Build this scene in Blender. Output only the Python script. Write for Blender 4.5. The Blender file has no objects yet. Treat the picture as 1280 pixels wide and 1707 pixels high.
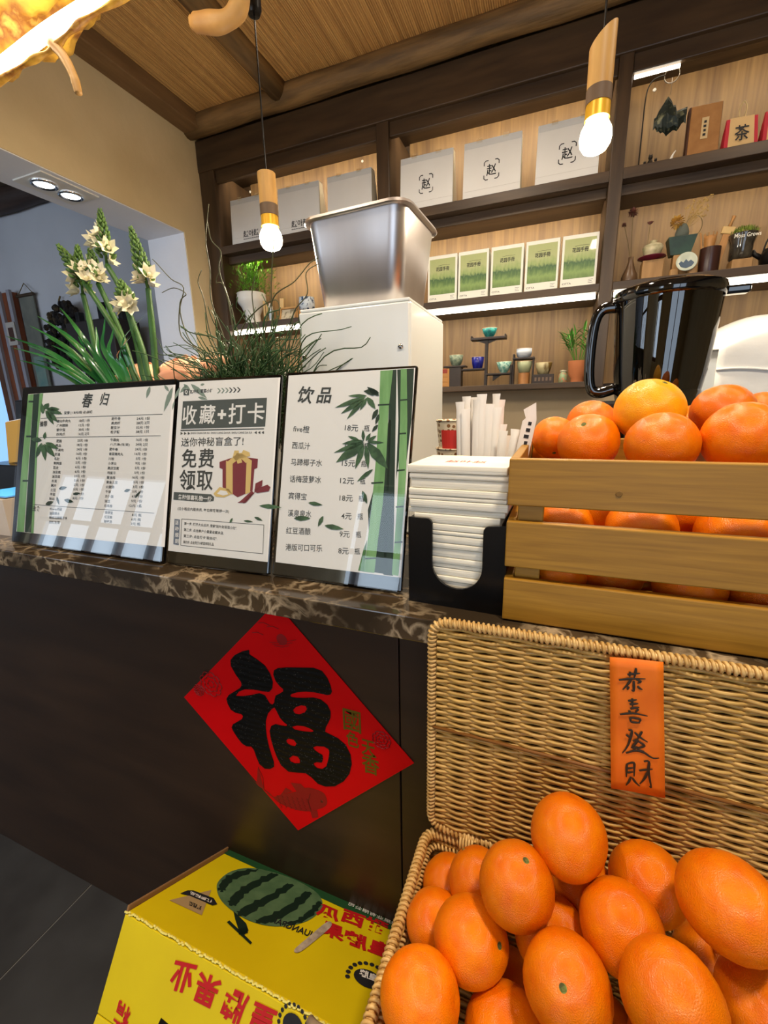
import bpy, bmesh, math, random
from mathutils import Vector, Matrix
random.seed(7)
R = random.random
S = bpy.context.scene
COL = S.collection

# ------------------------------------------------------------------ camera
CAM = Vector((0, 0, 1.32))
FPX = 711.0                                    # focal length in pixels of the 1280 x 1707 frame
RIGHT = Vector((0.930669, 0.365191, -0.022171))
DOWN = Vector((0.067224, -0.230253, -0.970806))
FWD = Vector((-0.359635, 0.902008, -0.238838))
FWD.normalize(); RIGHT = (RIGHT - FWD * RIGHT.dot(FWD)).normalized(); DOWN = FWD.cross(RIGHT)
cd = bpy.data.cameras.new('camera'); cam = bpy.data.objects.new('camera', cd); COL.objects.link(cam)
cd.sensor_fit = 'VERTICAL'; cd.sensor_height = 36.0; cd.lens = 36.0 * FPX / 1707; cd.clip_start = 0.02
U_ = -DOWN; B_ = -FWD
cam.matrix_world = Matrix(((RIGHT.x, U_.x, B_.x, CAM.x), (RIGHT.y, U_.y, B_.y, CAM.y), (RIGHT.z, U_.z, B_.z, CAM.z), (0, 0, 0, 1)))
S.camera = cam

def ray(px, py):
    return FWD + RIGHT * ((px - 640) / FPX) + DOWN * ((py - 853.5) / FPX)
def at(px, py, Y):                             # the point at depth Y seen at a pixel of the photograph
    d = ray(px, py); return CAM + d * (Y / d.y)
def atz(px, py, z):
    d = ray(px, py); return CAM + d * ((z - CAM.z) / d.z)

# ------------------------------------------------------------------ world, daylight, exposure
S.view_settings.view_transform = 'Standard'; S.view_settings.look = 'None'
S.view_settings.gamma = 1.0; S.view_settings.use_curve_mapping = False
S.view_settings.exposure = 0.12
S.cycles.max_bounces = 8
W = bpy.data.worlds.new('overcast_sky'); S.world = W; W.use_nodes = True
bg = W.node_tree.nodes['Background']; bg.inputs[0].default_value = (0.62, 0.78, 1.0, 1); bg.inputs[1].default_value = 2.2

def area(name, loc, target, sx, sy, power, color=(1, 1, 1), spread=180):
    l = bpy.data.lights.new(name, 'AREA'); l.shape = 'RECTANGLE'; l.size = sx; l.size_y = sy; l.energy = power; l.color = color
    l.spread = math.radians(spread)
    o = bpy.data.objects.new(name, l); COL.objects.link(o); o.location = loc
    o.rotation_euler = (Vector(target) - Vector(loc)).to_track_quat('-Z', 'Y').to_euler()
    return o
# daylight entering by the street windows behind the photographer
area('daylight_window', (-3.8, -2.95, 1.55), (-3.8, 0, 1.5), 5.2, 1.5, 80, (0.74, 0.87, 1.0))
area('daylight_door', (0.9, -2.95, 1.35), (0.6, 0, 1.1), 1.8, 2.2, 14, (0.80, 0.90, 1.0))
# warm overhead lights, unseen, added to light basket, counter and guest room
for i, (x, y, p) in enumerate(((-0.95, 0.05, 11), (0.35, 0.10, 20), (-0.2, -1.5, 4), (-0.35, 1.28, 10), (0.9, 1.28, 7))):
    area('added_ceiling_light', (x, y, 2.66), (x, y + 0.05, 0), 0.17, 0.17, p, (1.0, 0.85, 0.66), 160)

# ------------------------------------------------------------------ helpers
def lin(c):
    if isinstance(c, str): c = tuple(int(c[i:i + 2], 16) for i in (1, 3, 5))
    f = lambda v: v / 12.92 if v <= 0.04045 else ((v + 0.055) / 1.055) ** 2.4
    return tuple(f(v / 255) for v in c) + (1,)

MATS = {}
def mat(name, c, rough=0.5, metal=0.0, c2=None, scale=6, stretch=(1, 1, 1), detail=4, lo=0.35, hi=0.65, bump=0.0, bscale=None, bdist=0.002,
        coat=0.0, trans=0.0, emit=None, es=0.0, spec=0.5, kind='noise', sheen=0.0, sss=0.0, rnd=0.0, aniso=0.0, ior=1.45, c3=None, distort=0.0):
    if name in MATS: return MATS[name]
    m = bpy.data.materials.new(name); m.use_nodes = True; MATS[name] = m
    nt = m.node_tree; N = nt.nodes; L = nt.links; b = N['Principled BSDF']
    b.inputs['Base Color'].default_value = lin(c); b.inputs['Roughness'].default_value = rough; b.inputs['Metallic'].default_value = metal
    b.inputs['Coat Weight'].default_value = coat; b.inputs['Coat Roughness'].default_value = 0.06
    b.inputs['Transmission Weight'].default_value = trans; b.inputs['Specular IOR Level'].default_value = spec; b.inputs['IOR'].default_value = ior
    b.inputs['Sheen Weight'].default_value = sheen; b.inputs['Anisotropic'].default_value = aniso
    if sss: b.inputs['Subsurface Weight'].default_value = sss; b.inputs['Subsurface Scale'].default_value = 0.01; b.inputs['Subsurface Radius'].default_value = (1, .4, .15)
    if emit: b.inputs['Emission Color'].default_value = lin(emit); b.inputs['Emission Strength'].default_value = es
    col = None
    if c2 or bump:
        tc = N.new('ShaderNodeTexCoord'); mp = N.new('ShaderNodeMapping'); mp.inputs['Scale'].default_value = stretch
        L.new(tc.outputs['Object'], mp.inputs['Vector'])
    if c2:
        if kind == 'wave':
            t = N.new('ShaderNodeTexWave'); t.inputs['Scale'].default_value = scale; t.inputs['Distortion'].default_value = distort or 6; t.inputs['Detail'].default_value = detail; t.inputs['Detail Scale'].default_value = 1.2
            t.wave_profile = 'SAW'; out = t.outputs['Fac']
        elif kind == 'voronoi':
            t = N.new('ShaderNodeTexVoronoi'); t.inputs['Scale'].default_value = scale; out = t.outputs['Distance']
        else:
            t = N.new('ShaderNodeTexNoise'); t.inputs['Scale'].default_value = scale; t.inputs['Detail'].default_value = detail; t.inputs['Distortion'].default_value = distort; out = t.outputs['Fac']
        L.new(mp.outputs[0], t.inputs['Vector'])
        r = N.new('ShaderNodeValToRGB'); L.new(out, r.inputs[0])
        r.color_ramp.elements[0].position = lo; r.color_ramp.elements[0].color = lin(c)
        r.color_ramp.elements[1].position = hi; r.color_ramp.elements[1].color = lin(c2)
        if c3: e = r.color_ramp.elements.new(min(1, hi + 0.12)); e.color = lin(c3)
        col = r.outputs[0]
        L.new(col, b.inputs['Base Color'])
    if rnd:
        oi = N.new('ShaderNodeObjectInfo'); hs = N.new('ShaderNodeHueSaturation'); mr = N.new('ShaderNodeMapRange')
        mr.inputs[3].default_value = 1 - rnd; mr.inputs[4].default_value = 1 + rnd
        L.new(oi.outputs['Random'], mr.inputs[0]); L.new(mr.outputs[0], hs.inputs['Value'])
        if col: L.new(col, hs.inputs['Color'])
        else: hs.inputs['Color'].default_value = lin(c)
        L.new(hs.outputs[0], b.inputs['Base Color'])
    if bump:
        t2 = N.new('ShaderNodeTexNoise'); t2.inputs['Scale'].default_value = bscale or scale; t2.inputs['Detail'].default_value = 3
        L.new(mp.outputs[0], t2.inputs['Vector'])
        bp = N.new('ShaderNodeBump'); bp.inputs['Strength'].default_value = bump; bp.inputs['Distance'].default_value = bdist
        L.new(t2.outputs['Fac'], bp.inputs['Height']); L.new(bp.outputs[0], b.inputs['Normal'])
    return m

def clear_mat(name, tint, mixf=0.0, rough=0.0):          # thin clear sheet: see through with a fresnel reflection
    if name in MATS: return MATS[name]
    m = bpy.data.materials.new(name); m.use_nodes = True; MATS[name] = m
    nt = m.node_tree; N = nt.nodes; L = nt.links; N.clear()
    o = N.new('ShaderNodeOutputMaterial'); mx = N.new('ShaderNodeMixShader'); t = N.new('ShaderNodeBsdfTransparent'); g = N.new('ShaderNodeBsdfGlossy'); f = N.new('ShaderNodeLayerWeight')
    t.inputs[0].default_value = lin(tint); g.inputs['Roughness'].default_value = rough; f.inputs['Blend'].default_value = 0.5
    pw_ = N.new('ShaderNodeMath'); pw_.operation = 'POWER'; pw_.inputs[1].default_value = 5.0; L.new(f.outputs['Facing'], pw_.inputs[0])
    a = N.new('ShaderNodeMath'); a.operation = 'MULTIPLY_ADD'; a.inputs[1].default_value = .95; a.inputs[2].default_value = .045 + mixf; L.new(pw_.outputs[0], a.inputs[0]); L.new(a.outputs[0], mx.inputs[0])
    L.new(t.outputs[0], mx.inputs[1]); L.new(g.outputs[0], mx.inputs[2]); L.new(mx.outputs[0], o.inputs[0])
    return m

class MB:
    def __init__(s): s.v = []; s.f = []
    def add(s, vs, fs, M=None):
        n = len(s.v)
        s.v += [tuple(M @ Vector(p)) for p in vs] if M is not None else [tuple(p) for p in vs]
        s.f += [tuple(i + n for i in f) for f in fs]; return s
    def box(s, x0, x1, y0, y1, z0, z1, M=None):
        vs = [(x, y, z) for z in (z0, z1) for y in (y0, y1) for x in (x0, x1)]
        return s.add(vs, [(0, 2, 3, 1), (4, 5, 7, 6), (0, 1, 5, 4), (2, 6, 7, 3), (0, 4, 6, 2), (1, 3, 7, 5)], M)
    def bbox(s, x0, x1, y0, y1, z0, z1, b=0.003, M=None, seg=2):
        bm = bmesh.new(); bmesh.ops.create_cube(bm, size=1)
        for v in bm.verts: v.co = ((x0 + x1) / 2 + v.co.x * (x1 - x0), (y0 + y1) / 2 + v.co.y * (y1 - y0), (z0 + z1) / 2 + v.co.z * (z1 - z0))
        bmesh.ops.bevel(bm, geom=list(bm.edges), offset=b, segments=seg, profile=0.5, affect='EDGES')
        bm.verts.index_update(); s.add([v.co.copy() for v in bm.verts], [[v.index for v in f.verts] for f in bm.faces], M); bm.free(); return s
    def prism(s, poly, y0, y1, M=None):                   # polygon in x,z swept along y
        n = len(poly); vs = [(p[0], y0, p[1]) for p in poly] + [(p[0], y1, p[1]) for p in poly]
        return s.add(vs, [tuple(range(n))[::-1], tuple(range(n, 2 * n))] + [(i, (i + 1) % n, n + (i + 1) % n, n + i) for i in range(n)], M)
    def prismz(s, poly, z0, z1, M=None):                  # polygon in x,y swept along z
        n = len(poly); vs = [(p[0], p[1], z0) for p in poly] + [(p[0], p[1], z1) for p in poly]
        return s.add(vs, [tuple(range(n))[::-1], tuple(range(n, 2 * n))] + [(i, (i + 1) % n, n + (i + 1) % n, n + i) for i in range(n)], M)
    def lathe(s, prof, n=24, M=None, cap=True):           # profile of (r, z)
        vs = []; fs = []
        for r, z in prof:
            for k in range(n): a = 2 * math.pi * k / n; vs.append((r * math.cos(a), r * math.sin(a), z))
        for i in range(len(prof) - 1):
            for k in range(n): fs.append((i * n + k, i * n + (k + 1) % n, (i + 1) * n + (k + 1) % n, (i + 1) * n + k))
        if cap:
            if prof[0][0] > 1e-6: fs.append(tuple(range(n))[::-1])
            if prof[-1][0] > 1e-6: fs.append(tuple(range((len(prof) - 1) * n, len(prof) * n)))
        return s.add(vs, fs, M)
    def tube(s, pts, rad, n=6, M=None, caps=True, flat=1.0):
        pts = [Vector(p) for p in pts]; m = len(pts)
        rad = [rad] * m if not hasattr(rad, '__len__') else rad
        vs = []; fs = []; ref = None
        for i, p in enumerate(pts):
            t = (pts[min(i + 1, m - 1)] - pts[max(i - 1, 0)])
            t = t.normalized() if t.length > 1e-9 else Vector((0, 0, 1))
            if ref is None: ref = Vector((0, 0, 1)).cross(t) if abs(t.z) < 0.9 else Vector((1, 0, 0)).cross(t)
            ref = (ref - t * ref.dot(t)); ref = ref.normalized() if ref.length > 1e-9 else t.orthogonal().normalized()
            w = t.cross(ref)
            for k in range(n):
                a = 2 * math.pi * k / n; vs.append(p + ref * (rad[i] * math.cos(a)) + w * (rad[i] * flat * math.sin(a)))
        for i in range(m - 1):
            for k in range(n): fs.append((i * n + k, i * n + (k + 1) % n, (i + 1) * n + (k + 1) % n, (i + 1) * n + k))
        if caps: fs += [tuple(range(n))[::-1], tuple(range((m - 1) * n, m * n))]
        return s.add(vs, fs, M)
    def ball(s, c, r, nu=12, nv=8, M=None):               # r may be a triple
        r = (r, r, r) if not hasattr(r, '__len__') else r
        prof = []; vs = []; fs = []
        for i in range(nv + 1):
            t = math.pi * i / nv
            for k in range(nu): a = 2 * math.pi * k / nu; vs.append((c[0] + r[0] * math.sin(t) * math.cos(a), c[1] + r[1] * math.sin(t) * math.sin(a), c[2] - r[2] * math.cos(t)))
        for i in range(nv):
            for k in range(nu): fs.append((i * nu + k, i * nu + (k + 1) % nu, (i + 1) * nu + (k + 1) % nu, (i + 1) * nu + k))
        return s.add(vs, fs, M)
    def build(s, name, m, parent=None, smooth=False, angle=None):
        me = bpy.data.meshes.new(name); me.from_pydata(s.v, [], s.f)
        if smooth: me.shade_smooth()
        me.materials.append(m if not isinstance(m, str) else MATS[m])
        o = bpy.data.objects.new(name, me); COL.objects.link(o)
        if parent: o.parent = parent
        if smooth and angle:
            sharp = math.radians(angle)
            bm = bmesh.new(); bm.from_mesh(me)
            bmesh.ops.remove_doubles(bm, verts=bm.verts, dist=1e-6)
            for e in bm.edges:
                if len(e.link_faces) == 2 and e.calc_face_angle(0) > sharp: e.smooth = False
            bm.to_mesh(me); bm.free()
        return o

def tag(o, label=None, cat=None, group=None, kind=None):
    if label: o['label'] = label
    if cat: o['category'] = cat
    if group: o['group'] = group
    if kind: o['kind'] = kind
    return o
def thing(name, label, cat, loc=(0, 0, 0), rot=(0, 0, 0), group=None):
    o = bpy.data.objects.new(name, None); COL.objects.link(o); o.location = loc; o.rotation_euler = rot; o.empty_display_size = 0.05
    return tag(o, label, cat, group)
def struct(o): o['kind'] = 'structure'; return o
def stuff(o): o['kind'] = 'stuff'; return o
def copy_tree(o, parent=None):
    c = o.copy(); COL.objects.link(c); c.parent = parent
    for ch in list(o.children): copy_tree(ch, c)
    return c
def TR(x=0, y=0, z=0, rx=0, ry=0, rz=0, s=1.0):
    sc = Matrix.Diagonal((s, s, s, 1)) if not hasattr(s, '__len__') else Matrix.Diagonal((*s, 1))
    return Matrix.Translation((x, y, z)) @ Matrix.Rotation(rz, 4, 'Z') @ Matrix.Rotation(ry, 4, 'Y') @ Matrix.Rotation(rx, 4, 'X') @ sc

# lettering: glyph outlines as flat meshes, [min, max] boxes are fitted
_tc = {}
def glyphs(text, bold=0.0, shear=0.0):
    key = (text, bold, shear)
    if key in _tc: return _tc[key]
    c = bpy.data.curves.new('lettering', 'FONT'); c.body = text; c.size = 1; c.offset = bold; c.shear = shear; c.resolution_u = 2
    o = bpy.data.objects.new('lettering', c); COL.objects.link(o)
    dg = bpy.context.evaluated_depsgraph_get(); me = bpy.data.meshes.new_from_object(o.evaluated_get(dg))
    vs = [tuple(v.co[:2]) for v in me.vertices]; fs = [tuple(p.vertices) for p in me.polygons]
    bpy.data.objects.remove(o); bpy.data.curves.remove(c); bpy.data.meshes.remove(me)
    if vs:
        x0 = min(v[0] for v in vs); x1 = max(v[0] for v in vs); y0 = min(v[1] for v in vs); y1 = max(v[1] for v in vs)
    else: x0 = y0 = 0; x1 = y1 = 1
    _tc[key] = (vs, fs, x0, x1, y0, y1); return _tc[key]
def put_text(mb, text, u0, v0, u1, v1, M, y=0.0, bold=0.0, shear=0.0):   # fit text in the local x,z rectangle
    vs, fs, x0, x1, y0, y1 = glyphs(text, bold, shear)
    mb.add([(u0 + (p[0] - x0) / (x1 - x0) * (u1 - u0), y, v0 + (p[1] - y0) / (y1 - y0) * (v1 - v0)) for p in vs], fs, M)
def put_row(mb, text, u0, vc, h, M, y=0.0, bold=0.0, right=False, width=None):     # keep proportions: left end, mid height, glyph height
    vs, fs, x0, x1, y0, y1 = glyphs(text, bold)
    k = h / 0.92; w = (x1 - x0) * k; kx = k
    if width: kx = width / (x1 - x0); w = width
    if right: u0 -= w
    mb.add([(u0 + (p[0] - x0) * kx, y, vc - h / 2 + (p[1] + 0.08) * k) for p in vs], fs, M)
def filled(polys, M=None):                                # filled outline with holes (x,z points)
    c = bpy.data.curves.new('outline', 'CURVE'); c.dimensions = '2D'; c.fill_mode = 'BOTH'
    for poly in polys:
        sp = c.splines.new('POLY'); sp.points.add(len(poly) - 1); sp.use_cyclic_u = True
        for q, p in zip(sp.points, poly): q.co = (p[0], p[1], 0, 1)
    o = bpy.data.objects.new('outline', c); COL.objects.link(o)
    dg = bpy.context.evaluated_depsgraph_get(); me = bpy.data.meshes.new_from_object(o.evaluated_get(dg))
    vs = [(v.co.x, 0, v.co.y) for v in me.vertices]; fs = [tuple(p.vertices) for p in me.polygons]
    bpy.data.objects.remove(o); bpy.data.curves.remove(c); bpy.data.meshes.remove(me)
    return vs, fs
def spline(pts, n=8, closed=True):                        # Catmull-Rom through points
    out = []; m = len(pts)
    for i in range(m if closed else m - 1):
        g = lambda k: Vector(pts[k % m]) if closed else Vector(pts[max(0, min(m - 1, k))])
        a, b, c, d = g(i - 1), g(i), g(i + 1), g(i + 2)
        for k in range(n):
            t = k / n; out.append(0.5 * ((2 * b) + (c - a) * t + (2 * a - 5 * b + 4 * c - d) * t * t + (3 * b - a - 3 * c + d) * t ** 3))
    if not closed: out.append(Vector(pts[-1]))
    return out

# ------------------------------------------------------------------ materials
plaster = mat('plaster', '#dfcaa0', .85, c2='#d3bd92', scale=3, bump=.25, bscale=40, bdist=.004)
plaster_white = mat('plaster_white', '#e9e9ee', .85, c2='#e0e0e6', scale=2, bump=.2, bscale=40, bdist=.003)
slate = mat('slate', '#3f3f40', .55, c2='#302f30', scale=5, bump=.35, bscale=14, bdist=.004, rnd=.06)
grout = mat('grout', '#8a8884', .9)
dkwood = mat('dark_wood', '#37281a', .45, c2='#4c3925', scale=3, stretch=(1, 8, 8), detail=6, bump=.1, bscale=20)
dkwood_v = mat('dark_wood_upright', '#37281a', .45, c2='#4c3925', scale=3, stretch=(8, 8, 1), detail=6)
logwood = mat('log_wood', '#8a6a40', .6, c2='#5e482c', scale=4, stretch=(1, 8, 8), bump=.4, bscale=12, bdist=.006)
logwood_y = mat('log_wood_y', '#8a6a40', .6, c2='#5e482c', scale=4, stretch=(8, 1, 8), bump=.4, bscale=12, bdist=.006)
oak = mat('oak_veneer', '#8a6c42', .55, c2='#62482b', scale=13, stretch=(2.2, 2.2, .10), distort=1.6, detail=7, lo=.28, hi=.72, bump=.12, bscale=60)
reed = mat('reed', '#dcae6c', .6, c2='#a87c48', scale=150, stretch=(1, .012, 1), detail=2, lo=.3, hi=.7)
bamboo_c = mat('pine', '#aa7c24', .5, c2='#8c6216', scale=16, stretch=(.5, 14, 12), detail=7, distort=.5, lo=.3, hi=.72, c3='#b88a34', bump=.12, bscale=9, rnd=.06)
black_p = mat('black_plastic', '#0b0b0c', .25)
black_g = mat('black_gloss', '#050506', .06, coat=.6)
white_p = mat('white_plastic', '#e6e2da', .35)
white_m = mat('white_enamel', '#dcdeda', .35, bump=.06, bscale=160, bdist=.0006, coat=.15)
steel = mat('brushed_steel', '#d9d2d0', .36, 1.0, c2='#c9c2c0', scale=8, stretch=(1, 1, .2), bump=.03, bscale=30)
chrome = mat('chrome', '#d8d8d8', .12, 1.0)
paper_w = mat('paper_white', '#e8e4e0', .7)
ink = mat('ink_black', '#1d1d20', .7)
ink_grey = mat('ink_grey', '#3c4040', .7)
ink_red = mat('ink_red', '#c0141a', .6)
glass_cover = clear_mat('acrylic_sheet', '#f4f6f6')
# ------------------------------------------------------------------ the room
XW = -1.855                                           # left wall face
fl = struct(MB().box(-6.6, 3.2, -2.9, 2.6, -.06, -.004).build('floor', grout))
tile_me = None
for i in range(-8, 6):
    for j in range(-5, 5):
        x = -1.158 + i * .8; y = .0 + j * .6 - .03
        if x > 3 or x + .8 < -6.5 or y > 2.4 or y + .6 < -2.8: continue
        if tile_me is None:
            t = MB().bbox(.0022, .7978, .0022, .5978, -.004, 0, .001, seg=1).build('floor_tile', slate, fl); tile_me = t.data
        else:
            t = bpy.data.objects.new('floor_tile', tile_me); COL.objects.link(t); t.parent = fl
        t.location = (x, y, 0)

# ceiling: reed matting between round logs
ZR = 2.765
mb = MB(); n = 470; x0 = -1.86; dx = 3.9 / n
vs = []; fs = []
for i in range(n):
    for k, (fx, dz) in enumerate(((0, 0), (.25, -.0035), (.75, -.0035))):
        x = x0 + (i + fx) * dx; vs += [(x, -2.9, ZR + dz), (x, 2.14, ZR + dz)]
vs += [(x0 + 3.9, -2.9, ZR), (x0 + 3.9, 2.14, ZR)]
for i in range(len(vs) // 2 - 1): fs.append((2 * i, 2 * i + 1, 2 * i + 3, 2 * i + 2))
ceil = struct(MB().box(-6.6, 3.2, -2.9, 2.6, ZR + .2, ZR + .26).build('ceiling', dkwood))
mat_o = MB().add(vs, fs).build('reed_mat', reed, ceil); stuff(mat_o)
def log(name, p0, p1, r, m, parent):
    p0 = Vector(p0); p1 = Vector(p1); k = 26; pts = [p0.lerp(p1, i / k) for i in range(k + 1)]
    return MB().tube(pts, [r * (1 + .05 * math.sin(i * 1.7) + .04 * R()) for i in range(k + 1)], 14).build(name, m, parent, smooth=True)
log('beam', (-1.86, 2.058, 2.726), (2.0, 2.058, 2.726), .046, logwood, ceil)
for x in (-1.285, .95): log('beam', (x, -2.9, 2.742), (x, 2.03, 2.742), .045, logwood_y, ceil)
MB().bbox(XW, XW + .10, -2.9, 2.06, 2.692, 2.76, .006).build('edge_board', mat('edge_board', '#705436', .6, c2='#806240', scale=4, stretch=(8, 1, 8)), ceil)

# left wall with the wide opening to the next room
wl = MB()
wl.box(XW - .255, XW, -.9, 1.952, 2.225, 2.96)
wl.box(XW - .255, XW, 1.952, 2.44, 0, 2.96)
wl.box(XW - .255, XW, -2.9, -.9, 0, 2.96)
wall_left = struct(wl.build('wall_left', plaster))
pl = MB()                                             # pale plaster lining of the opening
pl.box(XW - .257, XW - .004, -.9, 1.952, 2.221, 2.2255); pl.box(XW - .257, XW - .004, 1.948, 1.9525, 0, 2.2255)
struct(pl.build('trim_1', plaster_white, wall_left))
struct(MB().box(-6.6, XW - .25, 2.36, 2.46, 0, 2.98).build('wall_back', mat('grey_plaster', '#c6c6cc', .85, c2='#b6b6bc', scale=1.2, bump=.15, bscale=30)))
log('beam', (-6.4, 2.30, 2.83), (-2.13, 2.30, 2.83), .07, mat('dark_log', '#33231c', .6, c2='#46332a', scale=4, stretch=(1, 8, 8)), ceil)
struct(MB().box(XW - .02, 3.2, 2.44, 2.54, 0, 2.98).build('wall_rear', plaster))
struct(MB().box(3.1, 3.2, -2.9, 2.5, 0, 2.98).build('wall_right', plaster))
struct(MB().box(-6.6, -6.5, -2.9, 2.5, 0, 2.98).build('wall_far_left', mat('grey_plaster', '#a4a4aa', .85)))
# street wall behind the photographer: shop windows on the left, glazed door on the right
wf = MB(); Y0, Y1 = -2.9, -2.72
wf.box(-6.6, -6.4, Y0, Y1, 0, 2.98); wf.box(-6.4, -1.2, Y0, Y1, 0, .85); wf.box(-6.4, -1.2, Y0, Y1, 2.35, 2.98)
wf.box(-1.2, .0, Y0, Y1, 0, 2.98); wf.box(.0, 1.8, Y0, Y1, 2.45, 2.98); wf.box(1.8, 3.2, Y0, Y1, 0, 2.98)
struct(wf.build('wall_front', plaster))
frame_wood = mat('frame_wood', '#5a3420', .5, c2='#6d4328', scale=4, stretch=(6, 6, 1))
w1 = struct(MB().box(-6.4, -1.2, -2.86, -2.78, .85, .92).build('window_1', frame_wood))
for i in range(11):
    x = -6.4 + i * .52; MB().box(x - .035, x + .035, -2.86, -2.78, .9, 2.35).build('mullion', frame_wood, w1)
for z in (1.62, 2.3): MB().box(-6.4, -1.2, -2.85, -2.79, z, z + .05).build('transom', frame_wood, w1)
d1 = struct(MB().box(.0, 1.8, -2.86, -2.78, 2.38, 2.45).build('door_1', frame_wood))
for x in (0, .86, 1.72): MB().box(x, x + .08, -2.86, -2.78, 0, 2.4).build('door_stile', frame_wood, d1)

# twin spotlight let into the soffit of the opening
t = thing('recessed_spotlight', 'white twin recessed spotlight in the soffit of the wall opening', 'ceiling light', (-1.965, 1.395, 2.221))
MB().prismz([(-.085, -.115), (.085, -.115), (.085, .115), (-.085, .115)], -.005, 0).build('trim_plate', white_p, t)
for sy in (-.052, .052):
    M = TR(0, sy, -.0055)
    MB().lathe([(.046, 0), (.046, -.006), (.038, -.008), (.034, -.002)], 28, M, cap=False).build('lamp_ring', chrome, t, smooth=True)
    MB().lathe([(.034, -.002), (.030, -.0035), (.0, -.0045)], 28, M).build('lamp_lens', mat('cool_lens', '#ffffff', .4, emit='#dff0ff', es=16), t, smooth=True)

# ------------------------------------------------------------------ service counter
veneer = mat('brown_veneer', '#3a281b', .42, c2='#2e1f15', scale=3, stretch=(1, 6, 5), detail=6, bump=.08, bscale=30)
ct = thing('service_counter', 'dark brown veneered front of the long service counter', 'counter', (0, .555, 0))
for a, b in ((-1.85, -.203), (-.201, .72), (.722, 1.6)):
    MB().bbox(a, b, 0, .02, .0, 1.012, .0015).build('front_panel', veneer, ct)
MB().box(-1.85, 1.6, .02, .04, 0, 1.0).build('carcass', veneer, ct)
MB().box(-1.85, -1.82, .04, .6, 0, 1.0).build('side_panel', veneer, ct)
MB().box(1.57, 1.6, .04, .6, 0, 1.0).build('side_panel', veneer, ct)
# marble: dark emperador with pale veins
m = bpy.data.materials.new('marble'); m.use_nodes = True; MATS['marble'] = m
N = m.node_tree.nodes; L = m.node_tree.links; b = N['Principled BSDF']; b.inputs['Roughness'].default_value = .12
tc = N.new('ShaderNodeTexCoord'); n1 = N.new('ShaderNodeTexNoise'); n1.inputs['Scale'].default_value = 22; n1.inputs['Detail'].default_value = 6; n1.inputs['Distortion'].default_value = 1.0
ad = N.new('ShaderNodeMixRGB'); ad.blend_type = 'LINEAR_LIGHT'; ad.inputs[0].default_value = .035
L.new(tc.outputs['Object'], n1.inputs['Vector']); L.new(tc.outputs['Object'], ad.inputs[1]); L.new(n1.outputs['Color'], ad.inputs[2])
vo = N.new('ShaderNodeTexVoronoi'); vo.feature = 'DISTANCE_TO_EDGE'; vo.inputs['Scale'].default_value = 22; L.new(ad.outputs[0], vo.inputs['Vector'])
r1 = N.new('ShaderNodeValToRGB'); r1.color_ramp.elements[0].color = lin('#b7a283'); r1.color_ramp.elements[0].position = .0
r1.color_ramp.elements[1].color = lin('#4d3e2c'); r1.color_ramp.elements[1].position = .13
L.new(vo.outputs['Distance'], r1.inputs[0])
n2 = N.new('ShaderNodeTexNoise'); n2.inputs['Scale'].default_value = 7; n2.inputs['Detail'].default_value = 5; L.new(tc.outputs['Object'], n2.inputs['Vector'])
r2 = N.new('ShaderNodeValToRGB'); r2.color_ramp.elements[0].position = .42; r2.color_ramp.elements[1].position = .62; L.new(n2.outputs['Fac'], r2.inputs[0])
mx = N.new('ShaderNodeMixRGB'); mx.inputs[1].default_value = lin('#33291d'); L.new(r2.outputs[0], mx.inputs[0]); L.new(r1.outputs[0], mx.inputs[2]); L.new(mx.outputs[0], b.inputs['Base Color'])
marble = m
tag(MB().bbox(-1.85, 1.62, -.315, .315, -.018, .018, .002).build('countertop', marble), 'polished brown marble worktop with pale veins on the service counter', 'countertop').location = (0, .805, 1.032)
ZT = 1.05

# ------------------------------------------------------------------ display shelving on the back wall
sh = thing('display_shelf', 'dark wooden built-in display shelving with lit oak back panels', 'shelf', (0, 2.1, 0))
YB = .32                                              # depth of the bays
ZA, ZB, ZCU = 2.185, 1.79, 1.408                      # shelf tops
BAYS = ((-1.755, -.835), (-.775, .13), (.178, 1.30))
POSTS = ((-1.853, -1.755), (-.835, -.775), (.13, .178), (1.30, 1.36))
MB().box(-1.853, 1.36, YB + .001, YB + .018, .9, 2.69).build('backing', dkwood, sh)
for a, b in POSTS: MB().bbox(a, b, 0, YB, ZCU - .025, 2.555, .003).build('post', dkwood_v, sh)
MB().bbox(-1.853, 1.36, -.006, .03, 2.545, 2.688, .004).build('header', dkwood, sh)
MB().box(-1.853, 1.36, .03, YB, 2.60, 2.62).build('top_board', dkwood, sh)
for a, b in BAYS:
    MB().bbox(a, b, .012, .034, 2.490, 2.556, .003).build('lower_fascia', dkwood, sh)
    MB().box(a, b, YB - .012, YB, ZA, 2.60).build('back_panel', oak, sh)
    MB().box(a, b, YB - .012, YB, ZB, ZA - .035).build('back_panel', oak, sh)
    MB().box(a, b, YB - .012, YB, ZCU, ZB - .03).build('back_panel', oak, sh)
    MB().bbox(a, b, .0, YB - .012, ZA - .038, ZA, .002).build('shelf_board', dkwood, sh)
    MB().bbox(a, b, .05, .075, ZA - .075, ZA - .038, .002).build('light_rail', dkwood, sh)
    MB().bbox(a, b, .0, YB - .012, ZB - .030, ZB, .002).build('shelf_board', dkwood, sh)
for a, b in BAYS[:2]:
    MB().bbox(a, b + .001, .0, YB - .012, ZCU - .024, ZCU, .002).build('shelf_board', dkwood, sh)
led = mat('led_tube', '#ffffff', .4, emit='#fff3dc', es=9)
led_hid = mat('led_tape', '#ffffff', .4, emit='#ffe6bd', es=13)
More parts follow.
